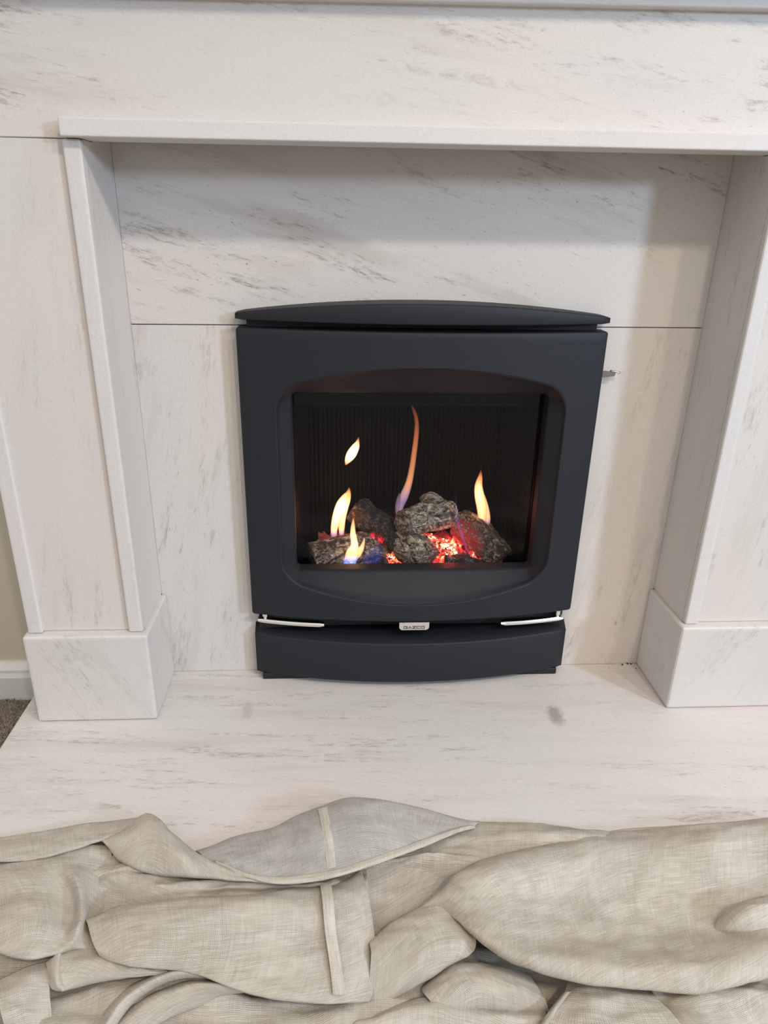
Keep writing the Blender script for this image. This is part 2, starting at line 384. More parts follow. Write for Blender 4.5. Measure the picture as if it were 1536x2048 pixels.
# air slides: chrome bars with a stud
for sx, (xa, ya, za, xb, yb, zb) in ((-1, (-.2400,-.0225,.1062, -.1385,-.037,.1045)), (1, (.2375,-.0225,.1025, .1355,-.037,.1030))):
    hb = bmesh.new()
    n = 14
    for i in range(n+1):
        t = i/n; x = xa+(xb-xa)*t; y = -(-(ya)+(-(yb)+ya)*(1-(1-t)**1.6)); z = za+(zb-za)*t
        h = .0030*(1 if 0 < i < n else .7); d = .0045 if i < n else .0030
        pr = [(y, z-h), (y-.0006, z-h*.4), (y-.0006, z+h*.2), (y+.0008, z+h), (y+d*2, z+h*1.15), (y+d*2, z-h)]
        for p in pr: hb.verts.new((x, *p))
    hb.verts.ensure_lookup_table()
    for i in range(n):
        for k in range(6): hb.faces.new([hb.verts[q] for q in (i*6+k, i*6+(k+1)%6, (i+1)*6+(k+1)%6, (i+1)*6+k)])
    hb.faces.new([hb.verts[k] for k in range(6)]); hb.faces.new([hb.verts[n*6+k] for k in range(6)])
    bmesh.ops.recalc_face_normals(hb, faces=hb.faces)
    bar = tag(mesh_obj('control_bar', hb, M['chrome'], fire), 'polished chrome control bar')
    kb = bmesh.new(); xk = sx*.2290
    zk = za
    tube(kb, [(xk, -.019, zk+.003), (xk, -.019, zk+.006), (xk, -.019, zk+.0062), (xk, -.019, zk+.0135)], [.0028, .0028, .0042, .0042], 16)
    mesh_obj('stud', kb, M['chrome'], bar, smooth=False)
# badge with lettering
bg = bmesh.new(); by = -.0505; bx0, bx1 = -.0243, .0213; bzt, bzb = .1155, .1022
pts = [(bx0, bzt), (bx0, bzb+.0045), (bx0+.0012, bzb+.0018), (bx0+.0040, bzb), (bx1-.0040, bzb), (bx1-.0012, bzb+.0018), (bx1, bzb+.0045), (bx1, bzt)]
f0 = [bg.verts.new((x, by, z)) for x, z in pts]; f1 = [bg.verts.new((x, by+.004, z)) for x, z in pts]
bg.faces.new(f0); bg.faces.new(f1[::-1])
for k in range(8): bg.faces.new((f0[k], f0[(k+1)%8], f1[(k+1)%8], f1[k]))
bmesh.ops.recalc_face_normals(bg, faces=bg.faces)
bmesh.ops.bevel(bg, geom=[e for e in bg.edges if all(abs(v.co.y-by) < 1e-6 for v in e.verts)], offset=.0006, segments=2, affect='EDGES')
badge = tag(mesh_obj('badge', bg, M['chrome'], fire), 'chrome maker\'s badge with black letters')
box('badge_bracket', bx0+.002, bx1-.002, by+.004, -.012, .108, .1155, M['iron_dark'], fire, .0004, 1)
lt = bmesh.new()
def stroke(x0, z0, x1, z1, w=.00085):
    a, b = Vector((x0, 0, z0)), Vector((x1, 0, z1)); d = (b-a).normalized(); nrm = Vector((-d.z, 0, d.x))*w/2; a -= d*w/2; b += d*w/2
    vs = [lt.verts.new((p.x, yy, p.z)) for yy in (by-.0003, by-.0001) for p in (a+nrm, b+nrm, b-nrm, a-nrm)]
    for f in ((0,1,2,3),(7,6,5,4),(0,4,5,1),(1,5,6,2),(2,6,7,3),(3,7,4,0)): lt.faces.new([vs[i] for i in f])
lz0, lz1 = .1052, .1088; cw = .0050; gx = bx0+.0070
def L(i, *segs):
    x = gx + i*.0066
    for (a, b, c, d) in segs: stroke(x+a*cw, lz0+b*(lz1-lz0), x+c*cw, lz0+d*(lz1-lz0))
L(0, (1,1,0,1), (0,1,0,0), (0,0,1,0), (1,0,1,.55), (1,.55,.62,.55))
L(1, (0,0,.5,1), (.5,1,1,0), (.5,0,.5,.12))
L(2, (0,1,1,1), (1,1,0,0), (0,0,1,0))
L(3, (1,1,0,1), (0,1,0,0), (0,0,1,0))
L(4, (0,0,0,1), (0,1,1,1), (1,1,1,0), (1,0,0,0))
mesh_obj('lettering', lt, M['ink'], badge)
# lever on the right side of the fire
lv = bmesh.new()
A_ = [(.236,-.012,.4925),(.2690,-.014,.4900),(.2680,-.014,.4845),(.236,-.012,.4800)]
va = [lv.verts.new(p) for p in A_]; vb = [lv.verts.new((x, y+.0045, z)) for x, y, z in A_]
lv.faces.new(va); lv.faces.new(vb[::-1])
for k in range(4): lv.faces.new((va[k], va[(k+1)%4], vb[(k+1)%4], vb[k]))
bmesh.ops.recalc_face_normals(lv, faces=lv.faces)
lever = tag(mesh_obj('side_lever', lv, M['steel'], fire), 'dull steel side lever')
kb = bmesh.new(); tube(kb, [(.2615,-.0115,.4912), (.2700,-.0125,.4905), (.2745,-.0125,.4890), (.2748,-.0125,.4878)], [.0016, .0017, .0022, .0017], 10)
mesh_obj('lever_tip', kb, M['chrome'], lever, smooth=True)
# firebox: fluted liner, frame, glass
fb = bmesh.new(); D = .175; XB, XF = .172, .1865; ZT = .478; ZB = .140
def flutes(x0, y0, x1, y1, n, amp, taper=0):
    L_ = math.hypot(x1-x0, y1-y0); nx, ny = (y1-y0)/L_, -(x1-x0)/L_; pr = []
    for i in range(n):
        for t, a in ((0, 0), (.12, 1), (.45, 1.15), (.78, 1), (.9, 0)):
            u = (i+t)/n; pr.append((x0+(x1-x0)*u+nx*a*amp, y0+(y1-y0)*u+ny*a*amp))
    pr.append((x1, y1)); return pr
path = flutes(-XF, .012, -XB, D, 16, .0035) + flutes(-XB, D, XB, D, 46, .0030) + flutes(XB, D, XF, .012, 16, .0035)
va = [fb.verts.new((x, y, ZB)) for x, y in path]; vb = [fb.verts.new((x, y, ZT)) for x, y in path]
for k in range(len(path)-1): fb.faces.new((va[k], va[k+1], vb[k+1], vb[k]))
mesh_obj('fluted_liner', fb, M['inside'], fire)
box('burner_tray', -.186, .186, .009, D+.004, .138, .148, M['inside'], fire, .001, 1)
box('baffle_plate', -.186, .186, .012, D+.004, .470, .476, M['inside'], fire, .001, 1)
box('heat_shield', -.178, .178, .022, .027, .432, .4700, M['inside'], fire, .0008, 1)
def frame_part(name, w_, y0, y1, o_, mat):
    bm = bmesh.new(); a = o_; b = [(x-(w_ if x > 0 else -w_), z-(w_ if z > .32 else -w_)) for x, z in o_]
    closed_loft(bm, [[(x, y0, z) for x, z in a], [(x, y0, z) for x, z in b], [(x, y1, z) for x, z in b], [(x, y1, z) for x, z in a], [(x, y0, z) for x, z in a]])
    bmesh.ops.remove_doubles(bm, verts=bm.verts, dist=1e-6)
    bmesh.ops.recalc_face_normals(bm, faces=bm.faces)
    return mesh_obj(name, bm, mat, fire, smooth=False)
frame_part('glass_frame', .006, .0066, .0100, outline(-.1855, .1855, .1800, .4650, .006), M['iron_dark'])
s = NT('fire_glass')
gl = s.n('BsdfGlossy', {'Color': (.9,.92,1,1), 'Roughness': .06}).outputs[0]
s.t.links.new(s.n('MixShader', {0: .012, 1: s.n('BsdfTransparent', {'Color': (.97,.97,.98,1)}).outputs[0], 2: gl}).outputs[0], s.out.inputs[0])
mesh_obj('glass_pane', box_bm(-.1845, .1845, .0102, .0116, .1815, .4640), s.m, fire)

# ---------------------------------------------------------------- ceramic logs
def log_mat(name, dark, light, lo=.42, hi=.62, seed=0, glow=None, tint=(.30,.22,.16)):
    s = NT(name); tc = s.n('TexCoord').outputs['Object']
    uv = s.n('TexCoord').outputs['UV']
    m = s.n('Mapping', {'Vector': uv, 'Location': (seed, seed*.7, 0), 'Scale': (1.0, 1.45, 1)}).outputs[0]
    n1 = s.noise(m, 85, 6, .62, 1.2)
    ridge = s.math('PINGPONG', s.math('MULTIPLY', s.noise(m, 58, 3, .6, 1.4), 7.0), .5)
    line = s.ramp(ridge, [(.0,(1,1,1)),(.10,(.6,.6,.6)),(.24,(0,0,0))])
    big = s.noise(tc, 38, 3, .5)
    c = s.ramp(n1, [(lo,dark),(.52,tint if dark[0] > .02 else dark),(hi,light)])
    c = s.mix(s.math('MULTIPLY', line, s.math('MULTIPLY', s.ramp(big, [(.36,(.15,.15,.15)),(.58,(.9,.9,.9))]), s.ramp(n1, [(.40,(.1,.1,.1)),(.56,(1,1,1))]))), c, tuple(min(.85, v*1.3) for v in light))
    deep = s.ramp(s.noise(m, 62, 5, .65, 1.2), [(.40,(1,1,1)),(.47,(0,0,0))])
    c = s.mix(s.math('MULTIPLY', deep, .85), c, (.012,.010,.009))
    ex = {}
    b = s.bsdf(c, .85, height=s.math('ADD', n1, line), bstr=1.0, bdist=.0025)
    if glow:
        p, rad, strength = glow
        d = s.n('VectorMath', {0: s.n('NewGeometry').outputs['Position'], 1: p}, operation='DISTANCE').outputs['Value']
        f = s.ramp(s.math('DIVIDE', d, rad), [(.25,(1,1,1)),(1,(0,0,0))])
        g = s.math('MULTIPLY', f, s.math('ADD', s.math('MULTIPLY', deep, .5), s.ramp(n1, [(.40,(.9,.9,.9)),(.50,(.03,.03,.03))])))
        s.t.links.new(s.math('MULTIPLY', g, strength), b.inputs['Emission Strength'])
        b.inputs['Emission Color'].default_value = (1.0, .02, .045, 1)
    return s.m
def make_log(name, label, pts, rads, mat, seed, squash=.9, rough=.16, endmat=None, seg=60):
    """ribbed ceramic log: a wobbling tube with bark furrows and cut ends"""
    pts = [Vector(p) for p in pts]; n = 84
    cum = [0]
    for a, b in zip(pts, pts[1:]): cum.append(cum[-1]+(b-a).length)
    def samp(t):
        d = t*cum[-1]
        for i in range(len(pts)-1):
            if d <= cum[i+1]+1e-9:
                u = (d-cum[i])/(cum[i+1]-cum[i]); return pts[i].lerp(pts[i+1], u), rads[i]+(rads[i+1]-rads[i])*u
        return pts[-1], rads[-1]
    bm = bmesh.new(); uvl = bm.loops.layers.uv.new('UVMap'); rings = []; uvs = {}
    base_ = min(pts, key=lambda p: p.z).copy(); prevb = None
    ts = [0, 0, 0] + [i/n for i in range(n+1)] + [1, 1, 1]
    sc = [.02, .55, .955] + [1]*(n+1) + [.955, .55, .02]
    ad = [-.0018, -.0022, -.0016] + [0]*(n+1) + [.0016, .0022, .0018]
    for q, t in enumerate(ts):
        p, r = samp(t); t1, _ = samp(min(1, t+.06)); t0, _ = samp(max(0, t-.06)); ax = (t1-t0).normalized()
        u = ax.cross(Vector((0, 0, 1))).normalized(); v = u.cross(ax).normalized()
        p = p + ax*ad[q]; rg = []
        for k in range(seg):
            a = 2*math.pi*k/seg
            lob = mnoise.noise(Vector((math.cos(a)*1.1+seed*3.7, math.sin(a)*1.1, t*2.2)))*rough*1.6
            fur = (.35-abs(mnoise.noise(Vector((math.cos(a)*3.2+seed, math.sin(a)*3.2, t*3.0+seed)))))*rough*1.0
            fin = (.3-abs(mnoise.noise(Vector((math.cos(a)*7, math.sin(a)*7+seed, t*9)))))*rough*.7 + mnoise.noise(Vector((math.cos(a)*16, math.sin(a)*16, t*24+seed)))*rough*.22
            rr = r*(1+lob+fur+fin)*sc[q]
            if q in (3, 4, len(ts)-4, len(ts)-5): rr *= 1 + .05*mnoise.noise(Vector((a*3, seed, 0)))
            vtx = bm.verts.new(p + u*rr*math.cos(a) + v*rr*squash*math.sin(a)); rg.append(vtx)
            uvs[vtx] = (t*cum[-1], a*r*.9) if 2 < q < len(ts)-3 else (.3+seed+rr*math.cos(a), rr*math.sin(a))
        rings.append(rg)
    for a, b in zip(rings, rings[1:]):
        for k in range(seg):
            f = bm.faces.new((a[k], a[(k+1)%seg], b[(k+1)%seg], b[k]))
            for lp in f.loops:
                u_, v_ = uvs[lp.vert]
                if k == seg-1 and lp.vert in (a[0], b[0]): v_ += 2*math.pi*.02
                lp[uvl].uv = (u_, v_)
    bm.faces.new(rings[0][::-1]); bm.faces.new(rings[-1])
    bmesh.ops.recalc_face_normals(bm, faces=bm.faces)
    return tag(mesh_obj(name, bm, mat, smooth=True, loc=base_), label, 'log')
EM = (0.0605,0.0600,0.1932)
lm_grey = log_mat('ceramic_log_grey_beige', (.030,.024,.018), (.62,.54,.41), .38, .62, 1, tint=(.27,.225,.16))
lm_brown = log_mat('ceramic_log_brown', (.026,.017,.012), (.60,.49,.36), .42, .66, 2, tint=(.17,.115,.075))
lm_dark = log_mat('ceramic_log_charred', (.012,.009,.008), (.26,.20,.16), .52, .80, 3, glow=((-0.0511,0.0720,0.1929), .022, 2.5))
lm_red = log_mat('ceramic_log_charred_glowing', (.03,.022,.016), (.46,.39,.30), .46, .68, 4, tint=(.09,.07,.05), glow=(EM, .062, .9))
lm_coal = log_mat('ceramic_log_coal', (.008,.007,.007), (.32,.29,.26), .52, .72, 5)
make_log('ceramic_log', 'brown bark ceramic log lying at the far left of the fire', [(-0.1584,0.0460,0.1749), (-0.1057,0.0620,0.1801), (-0.0350,0.0880,0.1735)], [.0295,.029,.027], lm_brown, 1.3, .95)
make_log('ceramic_log', 'dark charred ceramic log leaning up to the left, knotty top end', [(-0.0836,0.1200,0.2325), (-0.0560,0.0980,0.2172), (-0.0158,0.0720,0.1899)], [.0215,.024,.026], lm_dark, 2.1, .95, .20)
make_log('ceramic_log', 'grey-beige forked ceramic log on top in the middle', [(-0.0141,0.0500,0.2367), (0.0134,0.0700,0.2367), (0.0428,0.0850,0.2374), (0.0623,0.1000,0.2337)], [.0205,.023,.026,.025], lm_grey, 7.7, .95, .14)
make_log('ceramic_log', 'thick grey ceramic log at the bottom centre, end towards the glass', [(-0.0160,0.0720,0.1953), (0.0033,0.0500,0.1912), (0.0226,0.0300,0.1794)], [.025,.030,.026], lm_grey, 4.4, .95, .12)
make_log('ceramic_log', 'long ceramic log sloping down to the right beside the embers', [(0.0850,0.1050,0.2162), (0.1136,0.0850,0.2030), (0.1487,0.0500,0.1738)], [.023,.029,.023], lm_red, 5.9, .92, .17)
make_log('ceramic_log', 'pale stub of ceramic log at the top right of the pile', [(0.0714,0.1050,0.2181), (0.0940,0.1000,0.2219), (0.1085,0.0950,0.2167)], [.013,.014,.012], lm_grey, 8.9, .9, .14)
make_log('ceramic_log', 'small knob of ceramic log standing up behind the forked one', [(0.0243,0.1000,0.2490), (0.0355,0.1000,0.2560), (0.0507,0.1000,0.2489)], [.013,.0145,.012], lm_grey, 9.9, .9, .22)
make_log('ceramic_log', 'low black ceramic log in front of the embers on the right', [(0.0567,0.0400,0.1652), (0.0831,0.0380,0.1677), (0.1179,0.0340,0.1604)], [.018,.018,.013], lm_coal, 6.3, .9, .25)
make_log('ceramic_log', 'small black ceramic lump left of the thick bottom log', [(-0.0754,0.0400,0.1575), (-0.0576,0.0450,0.1629), (-0.0427,0.0500,0.1593)], [.014,.019,.015], lm_coal, 3.3, .9, .25)

# glowing ember bed
s = NT('glowing_embers'); tc = s.n('TexCoord').outputs['Object']
pos = s.n('NewGeometry').outputs['Position']
heat = None
for p, rad in (((0.0626,0.0620,0.1895), .026), ((0.0396,0.0720,0.2003), .020), ((0.1032,0.0500,0.1778), .010), ((-0.0289,0.0550,0.1738), .022), ((-0.0548,0.0800,0.1937), .016)):
    d = s.n('VectorMath', {0: pos, 1: p}, operation='DISTANCE').outputs['Value']
    h = s.math('SUBTRACT', 1.0, s.math('DIVIDE', d, rad*1.7), clamp=True)
    heat = h if heat is None else s.math('MAXIMUM', heat, h)
ns = s.noise(tc, 120, 4, .65, 1.0)
hh = s.math('MULTIPLY', s.math('ADD', heat, .05), s.ramp(ns, [(.38,(.0,.0,.0)),(.60,(1,1,1))]))
hot = s.math('MULTIPLY', s.math('POWER', hh, 1.6), 1.6, clamp=True)
ec = s.ramp(hot, [(0,(.85,.012,.03)),(.30,(1,.06,.03)),(.6,(1,.28,.10)),(1,(1,.72,.42))])
b = s.bsdf((.03,.022,.02,1), .9, height=ns, bstr=.6, bdist=.002)
s.t.links.new(ec, b.inputs['Emission Color']); s.t.links.new(s.math('MULTIPLY', s.math('POWER', hh, 1.1), 7.0), b.inputs['Emission Strength'])
eb = bmesh.new(); nx, ny = 150, 70
gv = []
for j in range(ny+1):
    row = []
    for i in range(nx+1):
        x = -.15+.30*i/nx; y = .014+.145*j/ny
        z = .158 + .030*math.exp(-((y-.10)/.05)**2) + .014*mnoise.noise(Vector((x*60, y*60, 1))) + .006*mnoise.noise(Vector((x*150, y*150, 4)))
        row.append(eb.verts.new((x, y, max(z, .1485))))
    gv.append(row)
for j in range(ny):
    for i in range(nx): eb.faces.new((gv[j][i], gv[j][i+1], gv[j+1][i+1], gv[j+1][i]))
tag(mesh_obj('ember_bed', eb, s.m, smooth=True), 'bed of glowing red embers beneath and between the ceramic logs', 'embers', kind='stuff')
er = random.Random(9); ek = bmesh.new()
for cx, cy, cz, sx_, sz_, cnt in ((*(0.0598,0.0560,0.1950), .022, .010, 60), (*(0.0337,0.0660,0.2058), .016, .006, 26), (*(-0.0276,0.0500,0.1736), .010, .013, 30), (*(0.1001,0.0440,0.1843), .007, .003, 8), (*(-0.0551,0.0750,0.1978), .008, .006, 12)):
    for i in range(cnt):
        g = bmesh.ops.create_icosphere(ek, subdivisions=1, radius=er.uniform(.0016, .0036))
        ox = er.gauss(0, sx_*.5)
        o_ = Vector((cx+ox, cy+er.gauss(0, .004), cz-ox*.45+er.gauss(0, sz_*.5)-.002)); sc_ = Vector((er.uniform(.7,1.5), 1, er.uniform(.6,1.2)))
        for v in g['verts']: v.co = Vector((v.co.x*sc_.x, v.co.y, v.co.z*sc_.z)) + o_
tag(mesh_obj('hot_coals', ek, s.m, smooth=True), 'small orange-hot coal pieces heaped between the logs', 'embers', kind='stuff')

# ---------------------------------------------------------------- flames
def flame_mat(name, z0, z1, cols, strength):
    s = NT(name); pos = s.n('NewGeometry').outputs['Position']
    z = s.n('SeparateXYZ', {0: pos}).outputs['Z']
    t = s.math('DIVIDE', s.math('SUBTRACT', z, z0), z1-z0, clamp=True)
    c = s.ramp(t, [(p, col) for p, col, k in cols]); k = s.ramp(t, [(p, (k, k, k)) for p, col, k in cols])
    e = s.n('Emission', {'Color': c, 'Strength': s.math('MULTIPLY', k, strength)})
    s.t.links.new(e.outputs[0], s.out.inputs['Volume']); return s.m
def cr(pts, n):
    out = []; P = [pts[0]] + list(pts) + [pts[-1]]
    for i in range(n+1):
        u = i/n*(len(pts)-1); k = min(int(u), len(pts)-2); f = u-k
        a, b, c_, d = P[k:k+4]
        out.append([.5*((2*q)+(-p+r)*f+(2*p-5*q+4*r-w_)*f*f+(-p+3*q-3*r+w_)*f**3) for p, q, r, w_ in zip(a, b, c_, d)])
    return out
BASE_F = [(0, (.10,.22,1), .12), (.10, (.55,.35,.60), .25), (.22, (1,.47,.18), .9), (.65, (1,.50,.21), 1.4), (1, (1,.25,.07), .6)]
def flame(label, tongues, strength, cols=BASE_F, name='flame', flat=.8):
    zs = [p[2] for t in tongues for p in t]; z0, z1 = min(zs), max(zs)
    m = flame_mat('flame_gas', z0, z1, cols, strength); root = None
    bm = bmesh.new()
    for t in tongues:
        sm = cr(t, 36)
        tube(bm, [p[:3] for p in sm], [max(p[3], .0002) for p in sm], 14, flat)
    bmesh.ops.recalc_face_normals(bm, faces=bm.faces)
    lo = min((p for t in tongues for p in t), key=lambda p: p[2])
    return tag(mesh_obj(name, bm, m, smooth=True, loc=lo[:3]), label, 'flame')
flame('small detached orange flame tip floating above the left log', [[(-0.1044,0.1000,0.3164,0.00080),(-0.1005,0.1000,0.3248,0.00557),(-0.0949,0.1000,0.3348,0.00793),(-0.0886,0.1000,0.3464,0.00632),(-0.0855,0.1000,0.3546,0.00315),(-0.0836,0.1000,0.3628,0.00039)]], 420,
      [(0,(1,.35,.12),.8),(.3,(1,.62,.3),1.1),(.7,(1,.6,.28),1),(1,(1,.3,.1),.5)])
flame('tall orange flame behind the far left log', [[(-0.1229,0.0950,0.1855,0.00497),(-0.1235,0.0950,0.2054,0.00577),(-0.1185,0.0950,0.2277,0.00818),(-0.1102,0.0950,0.2480,0.01057),(-0.1037,0.0950,0.2619,0.00809),(-0.0997,0.0950,0.2714,0.00403),(-0.0989,0.0950,0.2809,0.00040)],
      [(-0.1113,0.0950,0.1872,0.00332),(-0.1112,0.0950,0.2054,0.00495),(-0.1095,0.0950,0.2277,0.00573),(-0.1038,0.0950,0.2497,0.00488),(-0.0997,0.0950,0.2671,0.00242)]], 330)
flame('short forked flame with blue base in front of the left log', [[(-0.1091,0.0280,0.1640,0.00633),(-0.0996,0.0280,0.1762,0.00946),(-0.0949,0.0280,0.1937,0.01020),(-0.0911,0.0280,0.2092,0.00624),(-0.0935,0.0280,0.2280,0.00465),(-0.0935,0.0280,0.2432,0.00308),(-0.0928,0.0280,0.2558,0.00046)],
      [(-0.0988,0.0280,0.1789,0.00630),(-0.0871,0.0280,0.1954,0.00784),(-0.0809,0.0280,0.2022,0.00470),(-0.0771,0.0280,0.2134,0.00234),(-0.0756,0.0280,0.2228,0.00039)]], 260,
      [(0,(.12,.28,1),.45),(.20,(.25,.35,.95),.45),(.30,(1,.42,.14),.7),(.55,(1,.58,.26),1.2),(1,(1,.5,.2),1.1)])
flame('long thin dim flame rising high in the centre', [[(-0.0159,0.1150,0.2234,0.00335),(-0.0131,0.1150,0.2414,0.00665),(-0.0069,0.1150,0.2592,0.00745),(-0.0002,0.1150,0.2812,0.00575),(0.0039,0.1150,0.3071,0.00489),(0.0069,0.1150,0.3369,0.00444),(0.0091,0.1150,0.3661,0.00400),(0.0083,0.1150,0.3866,0.00317),(0.0038,0.1150,0.4012,0.00253),(-0.0030,0.1150,0.4148,0.00047)],
      [(-0.0185,0.1150,0.2252,0.00251),(-0.0180,0.1150,0.2396,0.00416),(-0.0167,0.1150,0.2521,0.00332),(-0.0154,0.1150,0.2636,0.00050)]], 105,
      [(0,(.75,.40,.45),.7),(.12,(.55,.35,.6),.5),(.3,(1,.42,.18),.9),(.6,(1,.32,.14),.8),(1,(1,.2,.08),.35)])
flame('wavy orange flame above the long right log', [[(0.1247,0.0850,0.2102,0.00413),(0.1202,0.0850,0.2263,0.00658),(0.1170,0.0850,0.2485,0.00816),(0.1122,0.0850,0.2686,0.00810),(0.1094,0.0850,0.2859,0.00644),(0.1108,0.0850,0.3004,0.00401),(0.1115,0.0850,0.3131,0.00048)],
      [(0.1266,0.0850,0.2083,0.00414),(0.1278,0.0850,0.2245,0.00576),(0.1257,0.0850,0.2423,0.00491),(0.1201,0.0850,0.2616,0.00406),(0.1139,0.0850,0.2790,0.00242)]], 200)
flame('faint thin blue flame over the glowing log', [[(0.0991,0.0400,0.1774,0.00161),(0.0882,0.0450,0.1955,0.00201),(0.0817,0.0520,0.2144,0.00241),(0.0750,0.0580,0.2337,0.00256),(0.0720,0.0620,0.2537,0.00239),(0.0689,0.0650,0.2866,0.00079)]], 40,
      [(0,(.2,.35,1),1),(.5,(.12,.22,1),.8),(1,(.08,.12,.8),.3)])
flame('low blue gas flame at the left log end', [[(-0.0760,0.0260,0.1717,0.00711),(-0.0650,0.0270,0.1834,0.01339),(-0.0565,0.0280,0.1986,0.01177),(-0.0544,0.0300,0.2166,0.00391)]], 6,
      [(0,(.08,.16,1),1),(.6,(.06,.12,1),.8),(1,(.06,.1,.8),.2)])

# light thrown by the flames and embers
def glow(name, loc, e, col, r=.01):
    l = bpy.data.lights.new(name, 'POINT'); l.energy = e; l.color = col; l.shadow_soft_size = r
    o = bpy.data.objects.new(name, l); C.collection.objects.link(o); o.location = loc
glow('flame_light', (-0.1055,0.0850,0.2363), .035, (1, .30, .14))
glow('flame_light', (0.1194,0.0900,0.2509), .03, (1, .30, .14))
glow('ember_light', (0.0626,0.0500,0.2022), .045, (1, .06, .07), .006)

# ---------------------------------------------------------------- dust sheet
sheet = empty('dust_sheet', (0, -.45, HT), 'crumpled beige cotton dust sheet heaped over the front of the hearth', 'sheet')
def resample(row, n):
    return cr(row, n)
def patch(rows, nu=90, per=9, curl=None, back=None, amp=.0022, seed=0, bm=None, uvl=None, thick=False, sag=0):
    nr = [resample(r, nu) for r in rows]
    cols = []
    m = (len(rows)-1)*per
    for i in range(nu+1): cols.append(cr([nr[j][i] for j in range(len(rows))], m))
    ul = sum((Vector(nr[0][i+1])-Vector(nr[0][i])).length for i in range(nu))/nu
    V = []
    for i in range(nu+1):
        acc = 0; line = []
        for j in range(m+1):
            p = Vector(cols[i][j])
            if j: acc += (p-Vector(cols[i][j-1])).length
            q = Vector((p.x*1.0, p.y*1.6, p.z)) 
            w1 = mnoise.noise(Vector((q.x*9+seed*5.1, q.y*26+q.x*6, seed)))
            w2 = mnoise.noise(Vector((q.x*26-q.y*20, q.y*40+q.x*12+seed, seed*2.2)))
            w3 = mnoise.noise(Vector((q.x*70+seed, q.y*90, seed*.3)))
            edge = min(1, j/(per*.6), (m-j)/(per*.6))
            w4 = .22-abs(mnoise.noise(Vector((q.x*13+q.y*9+seed*2.3, q.y*22-q.x*7, seed*1.1))))
            w5 = .2-abs(mnoise.noise(Vector((q.x*30-q.y*16+seed, q.y*46+q.x*20, seed*.7))))
            p.z += amp*(w1*1.3+w2*.5+w3*.2+w4*2.2+w5*1.1)*(.2+.8*edge)
            lo_ = .0014 if p.y > -.4035 else -.0485
            p.z = max(p.z, lo_)
            line.append((bm.verts.new(p), (i*ul+seed*.37, acc+seed*.21)))
        V.append(line)
    for i in range(nu):
        for j in range(m):
            q = (V[i][j], V[i+1][j], V[i+1][j+1], V[i][j+1])
            f = bm.faces.new([a[0] for a in q])
            for lp, a in zip(f.loops, q): lp[uvl].uv = a[1]
